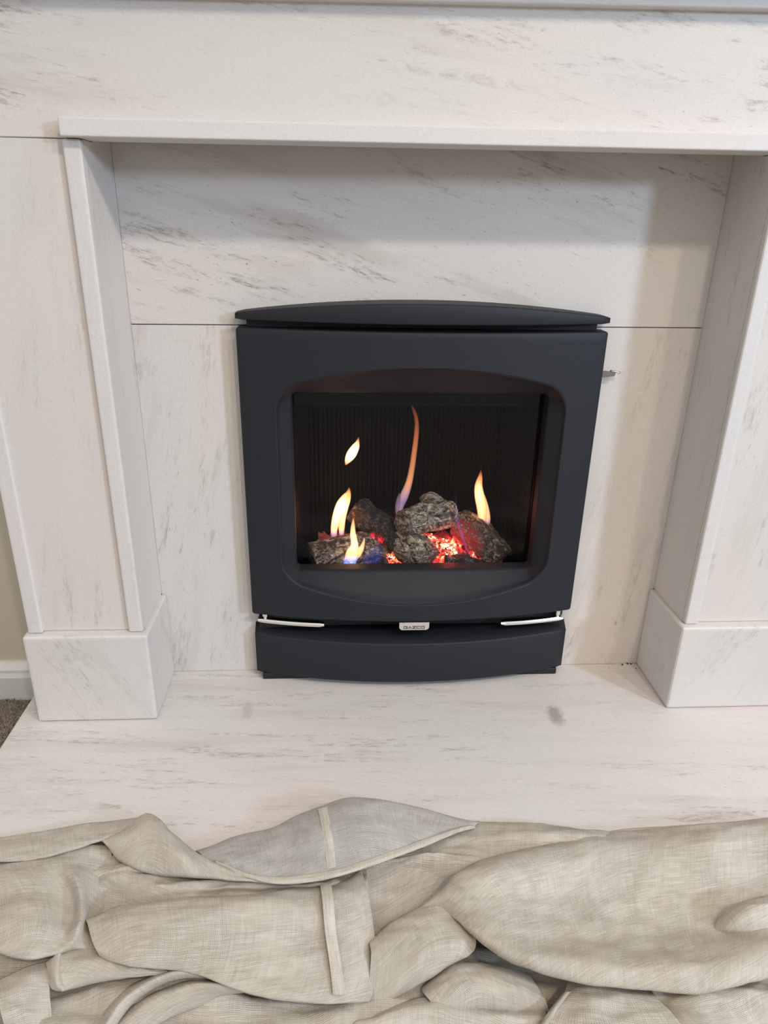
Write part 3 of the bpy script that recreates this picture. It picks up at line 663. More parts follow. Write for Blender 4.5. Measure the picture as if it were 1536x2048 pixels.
PATCHES = {
 'A': [
  [(-0.5183,-0.3328,0.0010),(-0.4723,-0.3268,0.0020),(-0.4342,-0.3204,0.0030),(-0.3885,-0.3168,0.0060),(-0.3641,-0.3151,0.0080),(-0.3433,-0.3144,0.0120)],
  [(-0.5159,-0.3355,0.0070),(-0.4702,-0.3296,0.0080),(-0.4324,-0.3232,0.0090),(-0.3869,-0.3196,0.0120),(-0.3627,-0.3179,0.0140),(-0.3420,-0.3173,0.0180)],
  [(-0.5048,-0.3578,0.0140),(-0.4595,-0.3548,0.0140),(-0.4209,-0.3460,0.0150),(-0.3889,-0.3393,0.0180),(-0.3629,-0.3297,0.0200),(-0.3428,-0.3242,0.0220)],
  [(-0.4994,-0.3711,0.0120),(-0.4536,-0.3709,0.0120),(-0.4137,-0.3599,0.0130),(-0.3849,-0.3524,0.0180),(-0.3627,-0.3398,0.0220),(-0.3449,-0.3249,0.0220)],
  [(-0.5073,-0.3577,0.0010),(-0.4606,-0.3575,0.0010),(-0.4199,-0.3461,0.0020),(-0.3906,-0.3384,0.0070),(-0.3680,-0.3254,0.0110),(-0.3498,-0.3101,0.0110)]],
 'B': [
  [(-0.3941,-0.3353,-0.0040),(-0.3690,-0.3246,0.0040),(-0.3480,-0.3131,0.0100),(-0.3287,-0.3236,0.0130),(-0.3087,-0.3441,0.0120),(-0.2778,-0.3670,0.0080),(-0.2485,-0.3838,0.0050),(-0.2137,-0.3978,0.0030),(-0.1775,-0.4061,0.0020)],
  [(-0.3866,-0.3511,0.0160),(-0.3622,-0.3410,0.0240),(-0.3417,-0.3298,0.0300),(-0.3229,-0.3402,0.0330),(-0.3033,-0.3602,0.0320),(-0.2734,-0.3824,0.0280),(-0.2448,-0.3987,0.0250),(-0.2110,-0.4123,0.0230),(-0.1758,-0.4204,0.0220)],
  [(-0.3812,-0.3563,0.0160),(-0.3529,-0.3629,0.0280),(-0.3303,-0.3624,0.0340),(-0.3086,-0.3759,0.0380),(-0.2871,-0.3917,0.0360),(-0.2656,-0.4003,0.0300),(-0.2433,-0.4079,0.0260),(-0.2106,-0.4157,0.0240),(-0.1756,-0.4219,0.0230)],
  [(-0.3766,-0.3584,0.0120),(-0.3588,-0.3794,0.0180),(-0.3313,-0.3962,0.0210),(-0.3053,-0.4045,0.0220),(-0.2833,-0.4085,0.0220),(-0.2615,-0.4119,0.0220),(-0.2399,-0.4147,0.0220),(-0.2076,-0.4191,0.0220),(-0.1756,-0.4223,0.0220)],
  [(-0.3849,-0.3381,-0.0060),(-0.3665,-0.3597,-0.0000),(-0.3382,-0.3770,0.0030),(-0.3114,-0.3856,0.0040),(-0.2887,-0.3898,0.0040),(-0.2662,-0.3933,0.0040),(-0.2439,-0.3961,0.0040),(-0.2106,-0.4007,0.0040),(-0.1776,-0.4040,0.0040)]],
 'C': [
  [(-0.2806,-0.3566,-0.0020),(-0.2377,-0.3427,0.0020),(-0.1944,-0.3356,0.0060),(-0.1626,-0.3214,0.0120),(-0.1326,-0.3144,0.0180),(-0.1023,-0.3085,0.0220),(-0.0627,-0.3112,0.0200),(-0.0110,-0.3187,0.0120),(0.0316,-0.3254,0.0020),(0.0553,-0.3260,-0.0040)],
  [(-0.2781,-0.3647,0.0100),(-0.2358,-0.3510,0.0140),(-0.1932,-0.3441,0.0180),(-0.1618,-0.3301,0.0240),(-0.1323,-0.3233,0.0300),(-0.1024,-0.3175,0.0340),(-0.0634,-0.3201,0.0320),(-0.0125,-0.3274,0.0240),(0.0295,-0.3339,0.0140),(0.0529,-0.3344,0.0080)],
  [(-0.2709,-0.3762,0.0180),(-0.2292,-0.3761,0.0220),(-0.1845,-0.3751,0.0280),(-0.1527,-0.3699,0.0360),(-0.1257,-0.3652,0.0420),(-0.0962,-0.3596,0.0440),(-0.0599,-0.3572,0.0400),(-0.0185,-0.3528,0.0300),(0.0243,-0.3467,0.0180),(0.0489,-0.3392,0.0100)],
  [(-0.2609,-0.3851,0.0200),(-0.2225,-0.3968,0.0240),(-0.1791,-0.4083,0.0300),(-0.1467,-0.4084,0.0360),(-0.1209,-0.4000,0.0400),(-0.0897,-0.3922,0.0410),(-0.0529,-0.3817,0.0370),(-0.0172,-0.3677,0.0280),(0.0172,-0.3538,0.0180),(0.0467,-0.3414,0.0100)],
  [(-0.2519,-0.3901,0.0200),(-0.2163,-0.4124,0.0240),(-0.1830,-0.4258,0.0280),(-0.1486,-0.4287,0.0320),(-0.1144,-0.4247,0.0350),(-0.0822,-0.4140,0.0350),(-0.0485,-0.3991,0.0320),(-0.0125,-0.3785,0.0250),(0.0229,-0.3560,0.0170),(0.0463,-0.3436,0.0100)],
  [(-0.2546,-0.3779,0.0100),(-0.2183,-0.4006,0.0140),(-0.1844,-0.4142,0.0180),(-0.1493,-0.4172,0.0220),(-0.1145,-0.4130,0.0250),(-0.0816,-0.4021,0.0250),(-0.0473,-0.3868,0.0220),(-0.0106,-0.3659,0.0150),(0.0255,-0.3430,0.0070),(0.0493,-0.3304,0.0000)]],
 'Chem': [
  [(-0.2515,-0.3912,0.0232),(-0.2163,-0.4107,0.0272),(-0.1832,-0.4215,0.0312),(-0.1488,-0.4234,0.0352),(-0.1144,-0.4193,0.0382),(-0.0820,-0.4085,0.0382),(-0.0481,-0.3933,0.0352),(-0.0121,-0.3736,0.0282),(0.0230,-0.3540,0.0202),(0.0459,-0.3447,0.0132)],
  [(-0.2517,-0.3900,0.0236),(-0.2161,-0.4123,0.0276),(-0.1829,-0.4257,0.0316),(-0.1485,-0.4287,0.0356),(-0.1144,-0.4246,0.0386),(-0.0822,-0.4140,0.0386),(-0.0486,-0.3990,0.0356),(-0.0127,-0.3783,0.0286),(0.0227,-0.3558,0.0206),(0.0461,-0.3433,0.0136)],
  [(-0.2514,-0.3925,0.0220),(-0.2159,-0.4147,0.0260),(-0.1827,-0.4281,0.0300),(-0.1485,-0.4310,0.0340),(-0.1144,-0.4270,0.0370),(-0.0823,-0.4164,0.0370),(-0.0488,-0.4015,0.0340),(-0.0129,-0.3810,0.0270),(0.0224,-0.3586,0.0190),(0.0457,-0.3463,0.0120)],
  [(-0.2528,-0.3861,0.0170),(-0.2169,-0.4085,0.0210),(-0.1834,-0.4220,0.0250),(-0.1488,-0.4250,0.0290),(-0.1144,-0.4209,0.0320),(-0.0820,-0.4101,0.0320),(-0.0481,-0.3951,0.0290),(-0.0119,-0.3744,0.0220),(0.0237,-0.3518,0.0140),(0.0472,-0.3393,0.0070)]],
 'Cseam': [
  [(-0.1403,-0.3316,0.0340),(-0.1347,-0.3696,0.0410),(-0.1308,-0.3958,0.0395),(-0.1283,-0.4183,0.0370)],
  [(-0.1350,-0.3318,0.0355),(-0.1296,-0.3703,0.0430),(-0.1259,-0.3963,0.0412),(-0.1235,-0.4186,0.0385)],
  [(-0.1298,-0.3300,0.0350),(-0.1246,-0.3674,0.0420),(-0.1210,-0.3943,0.0410),(-0.1187,-0.4171,0.0380)]],
 'D': [
  [(-0.1371,-0.3897,-0.0080),(-0.0683,-0.3685,-0.0060),(0.0046,-0.3454,-0.0030),(0.0526,-0.3296,-0.0010),(0.1264,-0.3405,0.0050),(0.1727,-0.3488,0.0070),(0.2207,-0.3602,0.0060)],
  [(-0.1369,-0.3939,0.0000),(-0.0687,-0.3728,0.0020),(0.0036,-0.3499,0.0050),(0.0512,-0.3341,0.0070),(0.1244,-0.3450,0.0130),(0.1703,-0.3533,0.0150),(0.2178,-0.3646,0.0140)],
  [(-0.1335,-0.4210,0.0020),(-0.0675,-0.4019,0.0060),(0.0026,-0.3780,0.0100),(0.0517,-0.3611,0.0150),(0.1168,-0.3692,0.0240),(0.1625,-0.3739,0.0240),(0.2108,-0.3807,0.0200)],
  [(-0.1252,-0.4405,-0.0040),(-0.0687,-0.4252,-0.0000),(-0.0089,-0.4026,0.0040),(0.0452,-0.3828,0.0080),(0.1136,-0.3844,0.0160),(0.1577,-0.3914,0.0180),(0.2060,-0.3950,0.0160)],
  [(-0.1146,-0.4618,-0.0140),(-0.0702,-0.4555,-0.0100),(-0.0235,-0.4374,-0.0060),(0.0410,-0.4093,-0.0020),(0.1105,-0.4009,0.0040),(0.1542,-0.4061,0.0080),(0.2023,-0.4081,0.0080)],
  [(-0.1047,-0.4915,-0.0250),(-0.0716,-0.4847,-0.0220),(-0.0259,-0.4627,-0.0180),(0.0363,-0.4396,-0.0140),(0.1042,-0.4290,-0.0080),(0.1488,-0.4279,-0.0040),(0.1970,-0.4268,-0.0040)]],
 'R': [
  [(-0.0305,-0.4306,-0.0180),(-0.0057,-0.4229,0.0000),(0.0280,-0.3999,0.0060),(0.0805,-0.3810,0.0060),(0.1514,-0.3619,-0.0010),(0.2187,-0.3463,-0.0080),(0.2821,-0.3430,-0.0060),(0.3527,-0.3400,-0.0040),(0.4259,-0.3350,-0.0040)],
  [(-0.0332,-0.4480,0.0080),(-0.0094,-0.4410,0.0260),(0.0231,-0.4189,0.0320),(0.0738,-0.4007,0.0320),(0.1423,-0.3819,0.0250),(0.2075,-0.3665,0.0180),(0.2687,-0.3634,0.0200),(0.3368,-0.3605,0.0220),(0.4076,-0.3556,0.0220)],
  [(-0.0231,-0.4510,0.0090),(0.0015,-0.4539,0.0340),(0.0345,-0.4420,0.0410),(0.0837,-0.4258,0.0400),(0.1377,-0.4123,0.0340),(0.1924,-0.4020,0.0320),(0.2502,-0.4005,0.0330),(0.3145,-0.3991,0.0340),(0.3831,-0.3930,0.0320)],
  [(-0.0146,-0.4541,0.0110),(0.0125,-0.4659,0.0340),(0.0497,-0.4606,0.0340),(0.0895,-0.4511,0.0260),(0.1346,-0.4461,0.0190),(0.1839,-0.4451,0.0190),(0.2347,-0.4421,0.0180),(0.3023,-0.4318,0.0120),(0.3821,-0.4069,0.0020)],
  [(-0.0074,-0.4579,0.0140),(0.0170,-0.4844,0.0340),(0.0484,-0.4943,0.0360),(0.0885,-0.4932,0.0280),(0.1310,-0.4901,0.0200),(0.1782,-0.4891,0.0160),(0.2238,-0.4872,0.0130),(0.2760,-0.4831,0.0120),(0.3384,-0.4760,0.0140)],
  [(-0.0028,-0.4610,0.0170),(0.0160,-0.4953,0.0350),(0.0444,-0.5186,0.0420),(0.0796,-0.5302,0.0430),(0.1176,-0.5343,0.0410),(0.1695,-0.5388,0.0400),(0.2076,-0.5414,0.0400),(0.2484,-0.5341,0.0380),(0.3054,-0.5228,0.0370)],
  [(0.0008,-0.4640,0.0200),(0.0180,-0.4957,0.0270),(0.0459,-0.5241,0.0330),(0.0796,-0.5406,0.0340),(0.1147,-0.5489,0.0330),(0.1683,-0.5559,0.0330),(0.2053,-0.5619,0.0340),(0.2366,-0.5565,0.0320),(0.2934,-0.5459,0.0300)],
  [(0.0039,-0.4493,0.0040),(0.0216,-0.4818,0.0110),(0.0503,-0.5109,0.0170),(0.0849,-0.5280,0.0180),(0.1210,-0.5366,0.0170),(0.1761,-0.5437,0.0170),(0.2141,-0.5498,0.0180),(0.2462,-0.5443,0.0160),(0.3045,-0.5335,0.0140)],
  [(0.0105,-0.4158,-0.0250),(0.0292,-0.4503,-0.0180),(0.0595,-0.4812,-0.0120),(0.0961,-0.4993,-0.0110),(0.1342,-0.5085,-0.0120),(0.1924,-0.5161,-0.0120),(0.2325,-0.5226,-0.0110),(0.2665,-0.5167,-0.0130),(0.3281,-0.5052,-0.0150)]],
 'L': [
  [(-0.0848,-0.4689,-0.0120),(-0.0581,-0.4538,-0.0040),(-0.0320,-0.4392,-0.0010),(-0.0050,-0.4357,0.0060),(0.0157,-0.4406,0.0080)],
  [(-0.0854,-0.4785,0.0040),(-0.0592,-0.4637,0.0120),(-0.0336,-0.4494,0.0150),(-0.0072,-0.4462,0.0220),(0.0130,-0.4510,0.0240)],
  [(-0.0840,-0.4939,0.0100),(-0.0573,-0.4830,0.0200),(-0.0293,-0.4694,0.0220),(-0.0059,-0.4634,0.0210),(0.0158,-0.4764,0.0200)],
  [(-0.0854,-0.5060,0.0020),(-0.0533,-0.5015,0.0180),(-0.0233,-0.4942,0.0260),(0.0032,-0.4894,0.0250),(0.0201,-0.4902,0.0180)],
  [(-0.0877,-0.5186,-0.0080),(-0.0562,-0.5173,0.0080),(-0.0262,-0.5125,0.0190),(-0.0004,-0.5053,0.0200),(0.0177,-0.4972,0.0120)],
  [(-0.0898,-0.5277,-0.0200),(-0.0630,-0.5250,-0.0100),(-0.0339,-0.5185,0.0020),(-0.0085,-0.5080,0.0080),(0.0084,-0.5012,0.0080)],
  [(-0.0889,-0.5069,-0.0450),(-0.0609,-0.5038,-0.0350),(-0.0305,-0.4967,-0.0230),(-0.0039,-0.4855,-0.0170),(0.0137,-0.4783,-0.0170)]],
 'G': [
  [(-0.3790,-0.4374,-0.0060),(-0.3425,-0.4239,-0.0030),(-0.2749,-0.4202,0.0000),(-0.2007,-0.4188,0.0020),(-0.1473,-0.4126,0.0000),(-0.1090,-0.4003,-0.0060),(-0.0907,-0.3829,-0.0120)],
  [(-0.3719,-0.4508,0.0140),(-0.3364,-0.4377,0.0170),(-0.2706,-0.4341,0.0200),(-0.1983,-0.4328,0.0220),(-0.1463,-0.4267,0.0200),(-0.1091,-0.4146,0.0140),(-0.0912,-0.3974,0.0080)],
  [(-0.3658,-0.4611,0.0200),(-0.3262,-0.4592,0.0280),(-0.2651,-0.4571,0.0320),(-0.1952,-0.4572,0.0340),(-0.1451,-0.4527,0.0300),(-0.1093,-0.4419,0.0220),(-0.0847,-0.4298,0.0140)],
  [(-0.3595,-0.4728,0.0210),(-0.3196,-0.4775,0.0250),(-0.2590,-0.4788,0.0260),(-0.1931,-0.4806,0.0260),(-0.1443,-0.4786,0.0220),(-0.1085,-0.4724,0.0160),(-0.0806,-0.4603,0.0080)],
  [(-0.3538,-0.4810,0.0190),(-0.3165,-0.4915,0.0200),(-0.2587,-0.4966,0.0180),(-0.1955,-0.5073,0.0180),(-0.1478,-0.5119,0.0160),(-0.1073,-0.5049,0.0090),(-0.0788,-0.4906,0.0000)],
  [(-0.3499,-0.4844,0.0150),(-0.3171,-0.4984,0.0150),(-0.2607,-0.5032,0.0120),(-0.2009,-0.5240,0.0120),(-0.1570,-0.5343,0.0120),(-0.1192,-0.5323,0.0050),(-0.0830,-0.5201,-0.0060)],
  [(-0.3492,-0.4832,0.0090),(-0.3202,-0.4965,0.0090),(-0.2635,-0.5013,0.0060),(-0.2074,-0.5230,0.0060),(-0.1679,-0.5333,0.0050),(-0.1263,-0.5338,0.0000),(-0.0871,-0.5286,-0.0100)],
  [(-0.3576,-0.4642,-0.0110),(-0.3275,-0.4781,-0.0110),(-0.2689,-0.4832,-0.0140),(-0.2107,-0.5057,-0.0140),(-0.1699,-0.5165,-0.0150),(-0.1268,-0.5171,-0.0200),(-0.0862,-0.5119,-0.0300)]],
 'Gseam': [
  [(-0.1358,-0.4239,0.0220),(-0.1323,-0.4548,0.0320),(-0.1293,-0.4808,0.0240),(-0.1241,-0.5110,0.0160),(-0.1211,-0.5324,0.0080)],
  [(-0.1299,-0.4250,0.0230),(-0.1267,-0.4554,0.0325),(-0.1239,-0.4814,0.0245),(-0.1188,-0.5112,0.0160),(-0.1150,-0.5326,0.0080)],
  [(-0.1241,-0.4232,0.0220),(-0.1211,-0.4528,0.0310),(-0.1185,-0.4794,0.0230),(-0.1131,-0.5095,0.0145),(-0.1090,-0.5316,0.0060)]],
 'Ha': [
  [(-0.5094,-0.3533,0.0000),(-0.4611,-0.3556,0.0020),(-0.4185,-0.3484,0.0060),(-0.3775,-0.3459,0.0030)],
  [(-0.4935,-0.3843,0.0120),(-0.4474,-0.3852,0.0160),(-0.4125,-0.3781,0.0160),(-0.3734,-0.3651,0.0040)],
  [(-0.4775,-0.4207,0.0120),(-0.4379,-0.4227,0.0160),(-0.4159,-0.4157,0.0100),(-0.4030,-0.4100,0.0060),(-0.3875,-0.4191,0.0200),(-0.3799,-0.4126,0.0080),(-0.3717,-0.4000,-0.0040)],
  [(-0.4617,-0.4557,0.0140),(-0.4194,-0.4627,0.0180),(-0.3949,-0.4592,0.0120),(-0.3871,-0.4515,0.0100),(-0.3744,-0.4586,0.0200),(-0.3698,-0.4507,0.0080),(-0.3629,-0.4359,-0.0080)],
  [(-0.4552,-0.4738,0.0060),(-0.4130,-0.4861,0.0100),(-0.3920,-0.4815,0.0100),(-0.3753,-0.4756,0.0080),(-0.3573,-0.4730,0.0040)],
  [(-0.4659,-0.4572,-0.0120),(-0.4223,-0.4699,-0.0080),(-0.4008,-0.4650,-0.0080),(-0.3835,-0.4590,-0.0100),(-0.3649,-0.4564,-0.0140)]],
 'Hb': [
  [(-0.4116,-0.3391,-0.0030),(-0.3265,-0.3797,0.0040),(-0.2415,-0.3943,0.0040),(-0.1588,-0.3977,0.0040),(-0.0837,-0.3916,0.0040)],
  [(-0.4029,-0.3731,0.0000),(-0.3231,-0.4091,0.0180),(-0.2430,-0.4153,0.0140),(-0.1575,-0.4184,0.0120),(-0.0848,-0.4175,0.0140)],
  [(-0.3966,-0.3956,-0.0080),(-0.3325,-0.4176,0.0080),(-0.2838,-0.4221,0.0140),(-0.2429,-0.4197,0.0060),(-0.1576,-0.4216,0.0040),(-0.0836,-0.4296,0.0100)],
  [(-0.3894,-0.4287,-0.0160),(-0.3142,-0.4352,-0.0080),(-0.2357,-0.4385,-0.0080),(-0.1568,-0.4419,-0.0080),(-0.0820,-0.4482,-0.0040)]],
 'K': [
  [(-0.3926,-0.4700,0.0020),(-0.3607,-0.4706,0.0030),(-0.3183,-0.4881,0.0040),(-0.2811,-0.4983,0.0020)],
  [(-0.3888,-0.4894,0.0060),(-0.3565,-0.4892,0.0080),(-0.3174,-0.4975,0.0060),(-0.2832,-0.4997,0.0020)],
  [(-0.3859,-0.5027,0.0060),(-0.3669,-0.5011,0.0060),(-0.3342,-0.5022,0.0040),(-0.2856,-0.4999,0.0010)],
  [(-0.3781,-0.5096,-0.0020),(-0.3485,-0.5038,-0.0020),(-0.3174,-0.5008,-0.0020),(-0.2895,-0.4986,-0.0020)],
  [(-0.3871,-0.4930,-0.0220),(-0.3564,-0.4869,-0.0220),(-0.3243,-0.4838,-0.0220),(-0.2955,-0.4816,-0.0220)]],
 'Ke': [
  [(-0.4014,-0.4836,0.0000),(-0.3959,-0.4933,0.0000),(-0.3884,-0.5067,-0.0020),(-0.3805,-0.5091,-0.0040)],
  [(-0.3941,-0.4826,0.0060),(-0.3877,-0.4967,0.0080),(-0.3812,-0.5091,0.0060),(-0.3763,-0.5114,0.0000)],
  [(-0.3890,-0.4776,0.0080),(-0.3848,-0.4919,0.0080),(-0.3802,-0.5030,0.0060),(-0.3740,-0.5101,0.0000)],
  [(-0.3889,-0.4729,0.0000),(-0.3852,-0.4863,0.0000),(-0.3798,-0.4989,0.0000),(-0.3743,-0.5056,-0.0040)]],
 'N': [
  [(-0.3408,-0.5361,-0.0200),(-0.3283,-0.5060,-0.0180),(-0.3025,-0.4918,-0.0140),(-0.2765,-0.4872,-0.0100),(-0.2476,-0.4905,-0.0100)],
  [(-0.3277,-0.5497,0.0000),(-0.3160,-0.5229,0.0020),(-0.2937,-0.5083,0.0040),(-0.2695,-0.5021,0.0060),(-0.2428,-0.5019,0.0020)],
  [(-0.3223,-0.5456,-0.0100),(-0.3102,-0.5217,-0.0080),(-0.2893,-0.5075,-0.0060),(-0.2661,-0.5022,-0.0040),(-0.2415,-0.5019,-0.0060)],
  [(-0.3264,-0.5306,-0.0300),(-0.3159,-0.5044,-0.0300),(-0.2941,-0.4915,-0.0260),(-0.2702,-0.4872,-0.0220),(-0.2445,-0.4903,-0.0200)]],
 'N2': [
  [(-0.3337,-0.5378,-0.0220),(-0.3136,-0.5157,-0.0200),(-0.2849,-0.5007,-0.0180),(-0.2517,-0.4965,-0.0140),(-0.2161,-0.5067,-0.0100)],
  [(-0.3204,-0.5474,-0.0100),(-0.3029,-0.5284,-0.0080),(-0.2753,-0.5166,-0.0040),(-0.2452,-0.5125,0.0020),(-0.2110,-0.5138,-0.0040)],
  [(-0.3054,-0.5463,-0.0200),(-0.2785,-0.5301,-0.0200),(-0.2476,-0.5203,-0.0160),(-0.2293,-0.5153,-0.0120),(-0.2073,-0.5151,-0.0080)],
  [(-0.3099,-0.5356,-0.0340),(-0.2824,-0.5189,-0.0340),(-0.2507,-0.5088,-0.0300),(-0.2320,-0.5036,-0.0260),(-0.2095,-0.5033,-0.0220)]],
 'P': [
  [(-0.4477,-0.4967,-0.0080),(-0.4235,-0.4858,-0.0040),(-0.4032,-0.4773,-0.0060)],
  [(-0.4336,-0.5144,0.0020),(-0.4112,-0.5064,0.0060),(-0.3939,-0.4945,-0.0020)],
  [(-0.4244,-0.5296,0.0040),(-0.4054,-0.5212,0.0000),(-0.3891,-0.5098,-0.0080)],
  [(-0.4097,-0.5506,0.0020),(-0.3976,-0.5408,-0.0080),(-0.3798,-0.5324,-0.0160)]],
 'Q': [
  [(-0.0346,-0.5087,-0.0280),(-0.0135,-0.4970,-0.0200),(0.0003,-0.4916,-0.0160),(0.0461,-0.4972,-0.0160),(0.0765,-0.5047,-0.0220)],
  [(-0.0359,-0.5160,-0.0140),(-0.0152,-0.5045,-0.0060),(-0.0017,-0.4993,-0.0020),(0.0433,-0.5048,-0.0020),(0.0732,-0.5121,-0.0080)],
  [(-0.0340,-0.5297,-0.0020),(-0.0122,-0.5241,0.0080),(0.0095,-0.5220,0.0120),(0.0430,-0.5245,0.0100),(0.0761,-0.5248,-0.0060)],
  [(-0.0294,-0.5392,-0.0020),(-0.0071,-0.5385,0.0060),(0.0164,-0.5375,0.0100),(0.0456,-0.5362,0.0060),(0.0813,-0.5344,-0.0100)],
  [(-0.0397,-0.5434,-0.0160),(-0.0116,-0.5436,-0.0120),(0.0169,-0.5425,-0.0100),(0.0512,-0.5412,-0.0160),(0.0863,-0.5396,-0.0240)],
  [(-0.0378,-0.5312,-0.0320),(-0.0089,-0.5314,-0.0280),(0.0204,-0.5302,-0.0260),(0.0555,-0.5289,-0.0320),(0.0915,-0.5274,-0.0400)]],
 'Q2': [
  [(-0.0863,-0.5343,-0.0200),(-0.0377,-0.5240,-0.0140),(0.0046,-0.5309,-0.0100),(0.0461,-0.5408,-0.0120),(0.0816,-0.5373,-0.0200)],
  [(-0.1054,-0.5495,-0.0100),(-0.0452,-0.5452,0.0000),(0.0007,-0.5508,0.0000),(0.0421,-0.5555,-0.0040),(0.0805,-0.5479,-0.0140)],
  [(-0.1101,-0.5638,-0.0200),(-0.0465,-0.5649,-0.0160),(-0.0010,-0.5670,-0.0160),(0.0410,-0.5666,-0.0200),(0.0807,-0.5605,-0.0260)]],
 'S': [
  [(0.1147,-0.5081,-0.0180),(0.1276,-0.5139,-0.0140),(0.1607,-0.5203,-0.0140),(0.1911,-0.5215,-0.0180)],
  [(0.1121,-0.5128,-0.0080),(0.1248,-0.5186,-0.0040),(0.1574,-0.5250,-0.0040),(0.1876,-0.5261,-0.0080)],
  [(0.0986,-0.5346,0.0000),(0.1224,-0.5423,0.0100),(0.1507,-0.5446,0.0080),(0.1831,-0.5444,0.0020)],
  [(0.0803,-0.5497,-0.0040),(0.1147,-0.5588,0.0080),(0.1525,-0.5593,0.0060),(0.1941,-0.5587,0.0000)],
  [(0.0598,-0.5703,-0.0080),(0.1128,-0.5800,0.0040),(0.1593,-0.5797,0.0000),(0.2074,-0.5783,-0.0060)]],
 'Sl': [
  [(0.1067,-0.5140,-0.0340),(0.0864,-0.5324,-0.0340),(0.0641,-0.5563,-0.0340)],
  [(0.0986,-0.5346,0.0000),(0.0803,-0.5497,-0.0040),(0.0598,-0.5703,-0.0080)],
  [(0.1043,-0.5366,0.0040),(0.0860,-0.5516,0.0000),(0.0653,-0.5721,-0.0040)]],
 'S2': [
  [(0.1890,-0.5151,-0.0200),(0.2239,-0.5267,-0.0160),(0.2668,-0.5222,-0.0160),(0.3234,-0.5136,-0.0160)],
  [(0.1855,-0.5197,-0.0100),(0.2199,-0.5313,-0.0060),(0.2624,-0.5268,-0.0060),(0.3183,-0.5183,-0.0060)],
  [(0.1842,-0.5392,-0.0060),(0.2149,-0.5521,0.0080),(0.2539,-0.5469,0.0080),(0.3024,-0.5395,0.0080)],
  [(0.1968,-0.5522,-0.0120),(0.2195,-0.5608,0.0000),(0.2514,-0.5570,0.0060),(0.2956,-0.5511,0.0080)],
  [(0.2098,-0.5725,-0.0160),(0.2335,-0.5741,-0.0080),(0.2580,-0.5711,-0.0040),(0.2884,-0.5681,-0.0040)]],
 'T': [
  [(0.2784,-0.4702,-0.0180),(0.2887,-0.4621,-0.0080),(0.3145,-0.4532,0.0020),(0.3587,-0.4457,0.0040)],
  [(0.2660,-0.4854,0.0060),(0.2758,-0.4777,0.0160),(0.3006,-0.4694,0.0260),(0.3433,-0.4622,0.0280)],
  [(0.2688,-0.4889,0.0120),(0.2771,-0.4884,0.0240),(0.2979,-0.4848,0.0340),(0.3323,-0.4783,0.0340)],
  [(0.2730,-0.4898,0.0100),(0.2801,-0.4943,0.0200),(0.2987,-0.4942,0.0260),(0.3274,-0.4899,0.0260)],
  [(0.2743,-0.4904,0.0020),(0.2863,-0.4954,0.0080),(0.3020,-0.4978,0.0140),(0.3272,-0.4951,0.0140)]],
 'V': [
  [(-0.1167,-0.4002,0.0120),(-0.1102,-0.4102,0.0220),(-0.1046,-0.4011,0.0100),(-0.0983,-0.4162,0.0260),(-0.0914,-0.4037,0.0120),(-0.0851,-0.4097,0.0200),(-0.0784,-0.3969,0.0060)],
  [(-0.1124,-0.4333,0.0160),(-0.1072,-0.4401,0.0240),(-0.1018,-0.4305,0.0120),(-0.0968,-0.4438,0.0280),(-0.0901,-0.4326,0.0140),(-0.0841,-0.4394,0.0220),(-0.0770,-0.4266,0.0060)],
  [(-0.1094,-0.4665,0.0140),(-0.1044,-0.4697,0.0180),(-0.0993,-0.4684,0.0160),(-0.0944,-0.4732,0.0220),(-0.0882,-0.4689,0.0160),(-0.0831,-0.4691,0.0160),(-0.0774,-0.4602,0.0040)]],
 'Rs': [
  [(0.1629,-0.3968,0.0350),(0.1577,-0.4123,0.0360),(0.1586,-0.4285,0.0300),(0.1637,-0.4490,0.0210),(0.1668,-0.4709,0.0190),(0.1689,-0.4794,0.0190)],
  [(0.1645,-0.3980,0.0370),(0.1590,-0.4141,0.0380),(0.1599,-0.4302,0.0320),(0.1650,-0.4506,0.0230),(0.1683,-0.4719,0.0210),(0.1703,-0.4805,0.0210)],
  [(0.1679,-0.3956,0.0350),(0.1623,-0.4118,0.0360),(0.1632,-0.4280,0.0300),(0.1682,-0.4485,0.0210),(0.1714,-0.4699,0.0190),(0.1735,-0.4785,0.0190)]],
 'U': [
  [(0.0045,-0.4764,0.0120),(0.0398,-0.4906,0.0160),(0.0703,-0.5101,0.0160),(0.1055,-0.5273,0.0100)],
  [(-0.0026,-0.4920,0.0060),(0.0304,-0.5025,0.0100),(0.0645,-0.5167,0.0080),(0.1045,-0.5328,0.0040)],
  [(-0.0103,-0.5007,-0.0140),(0.0288,-0.5064,-0.0120),(0.0667,-0.5155,-0.0120),(0.1115,-0.5331,-0.0140)],
  [(-0.0159,-0.5098,-0.0260),(0.0283,-0.5143,-0.0260),(0.0662,-0.5233,-0.0260),(0.1103,-0.5417,-0.0260)]],
 'base': [
  [(-0.8000,-0.3913,0.0149),(-0.7000,-0.3948,0.0020),(-0.6000,-0.3937,0.0157),(-0.5000,-0.3885,0.0103),(-0.4000,-0.3817,0.0038),(-0.3000,-0.3764,0.0179),(-0.2000,-0.3751,0.0057),(-0.1000,-0.3786,0.0079),(0.0000,-0.3850,0.0172),(0.1000,-0.3914,0.0026),(0.2000,-0.3949,0.0127),(0.3000,-0.3936,0.0138),(0.4000,-0.3883,0.0022),(0.5000,-0.3815,0.0166),(0.6000,-0.3763,0.0090),(0.7000,-0.3752,0.0047)],
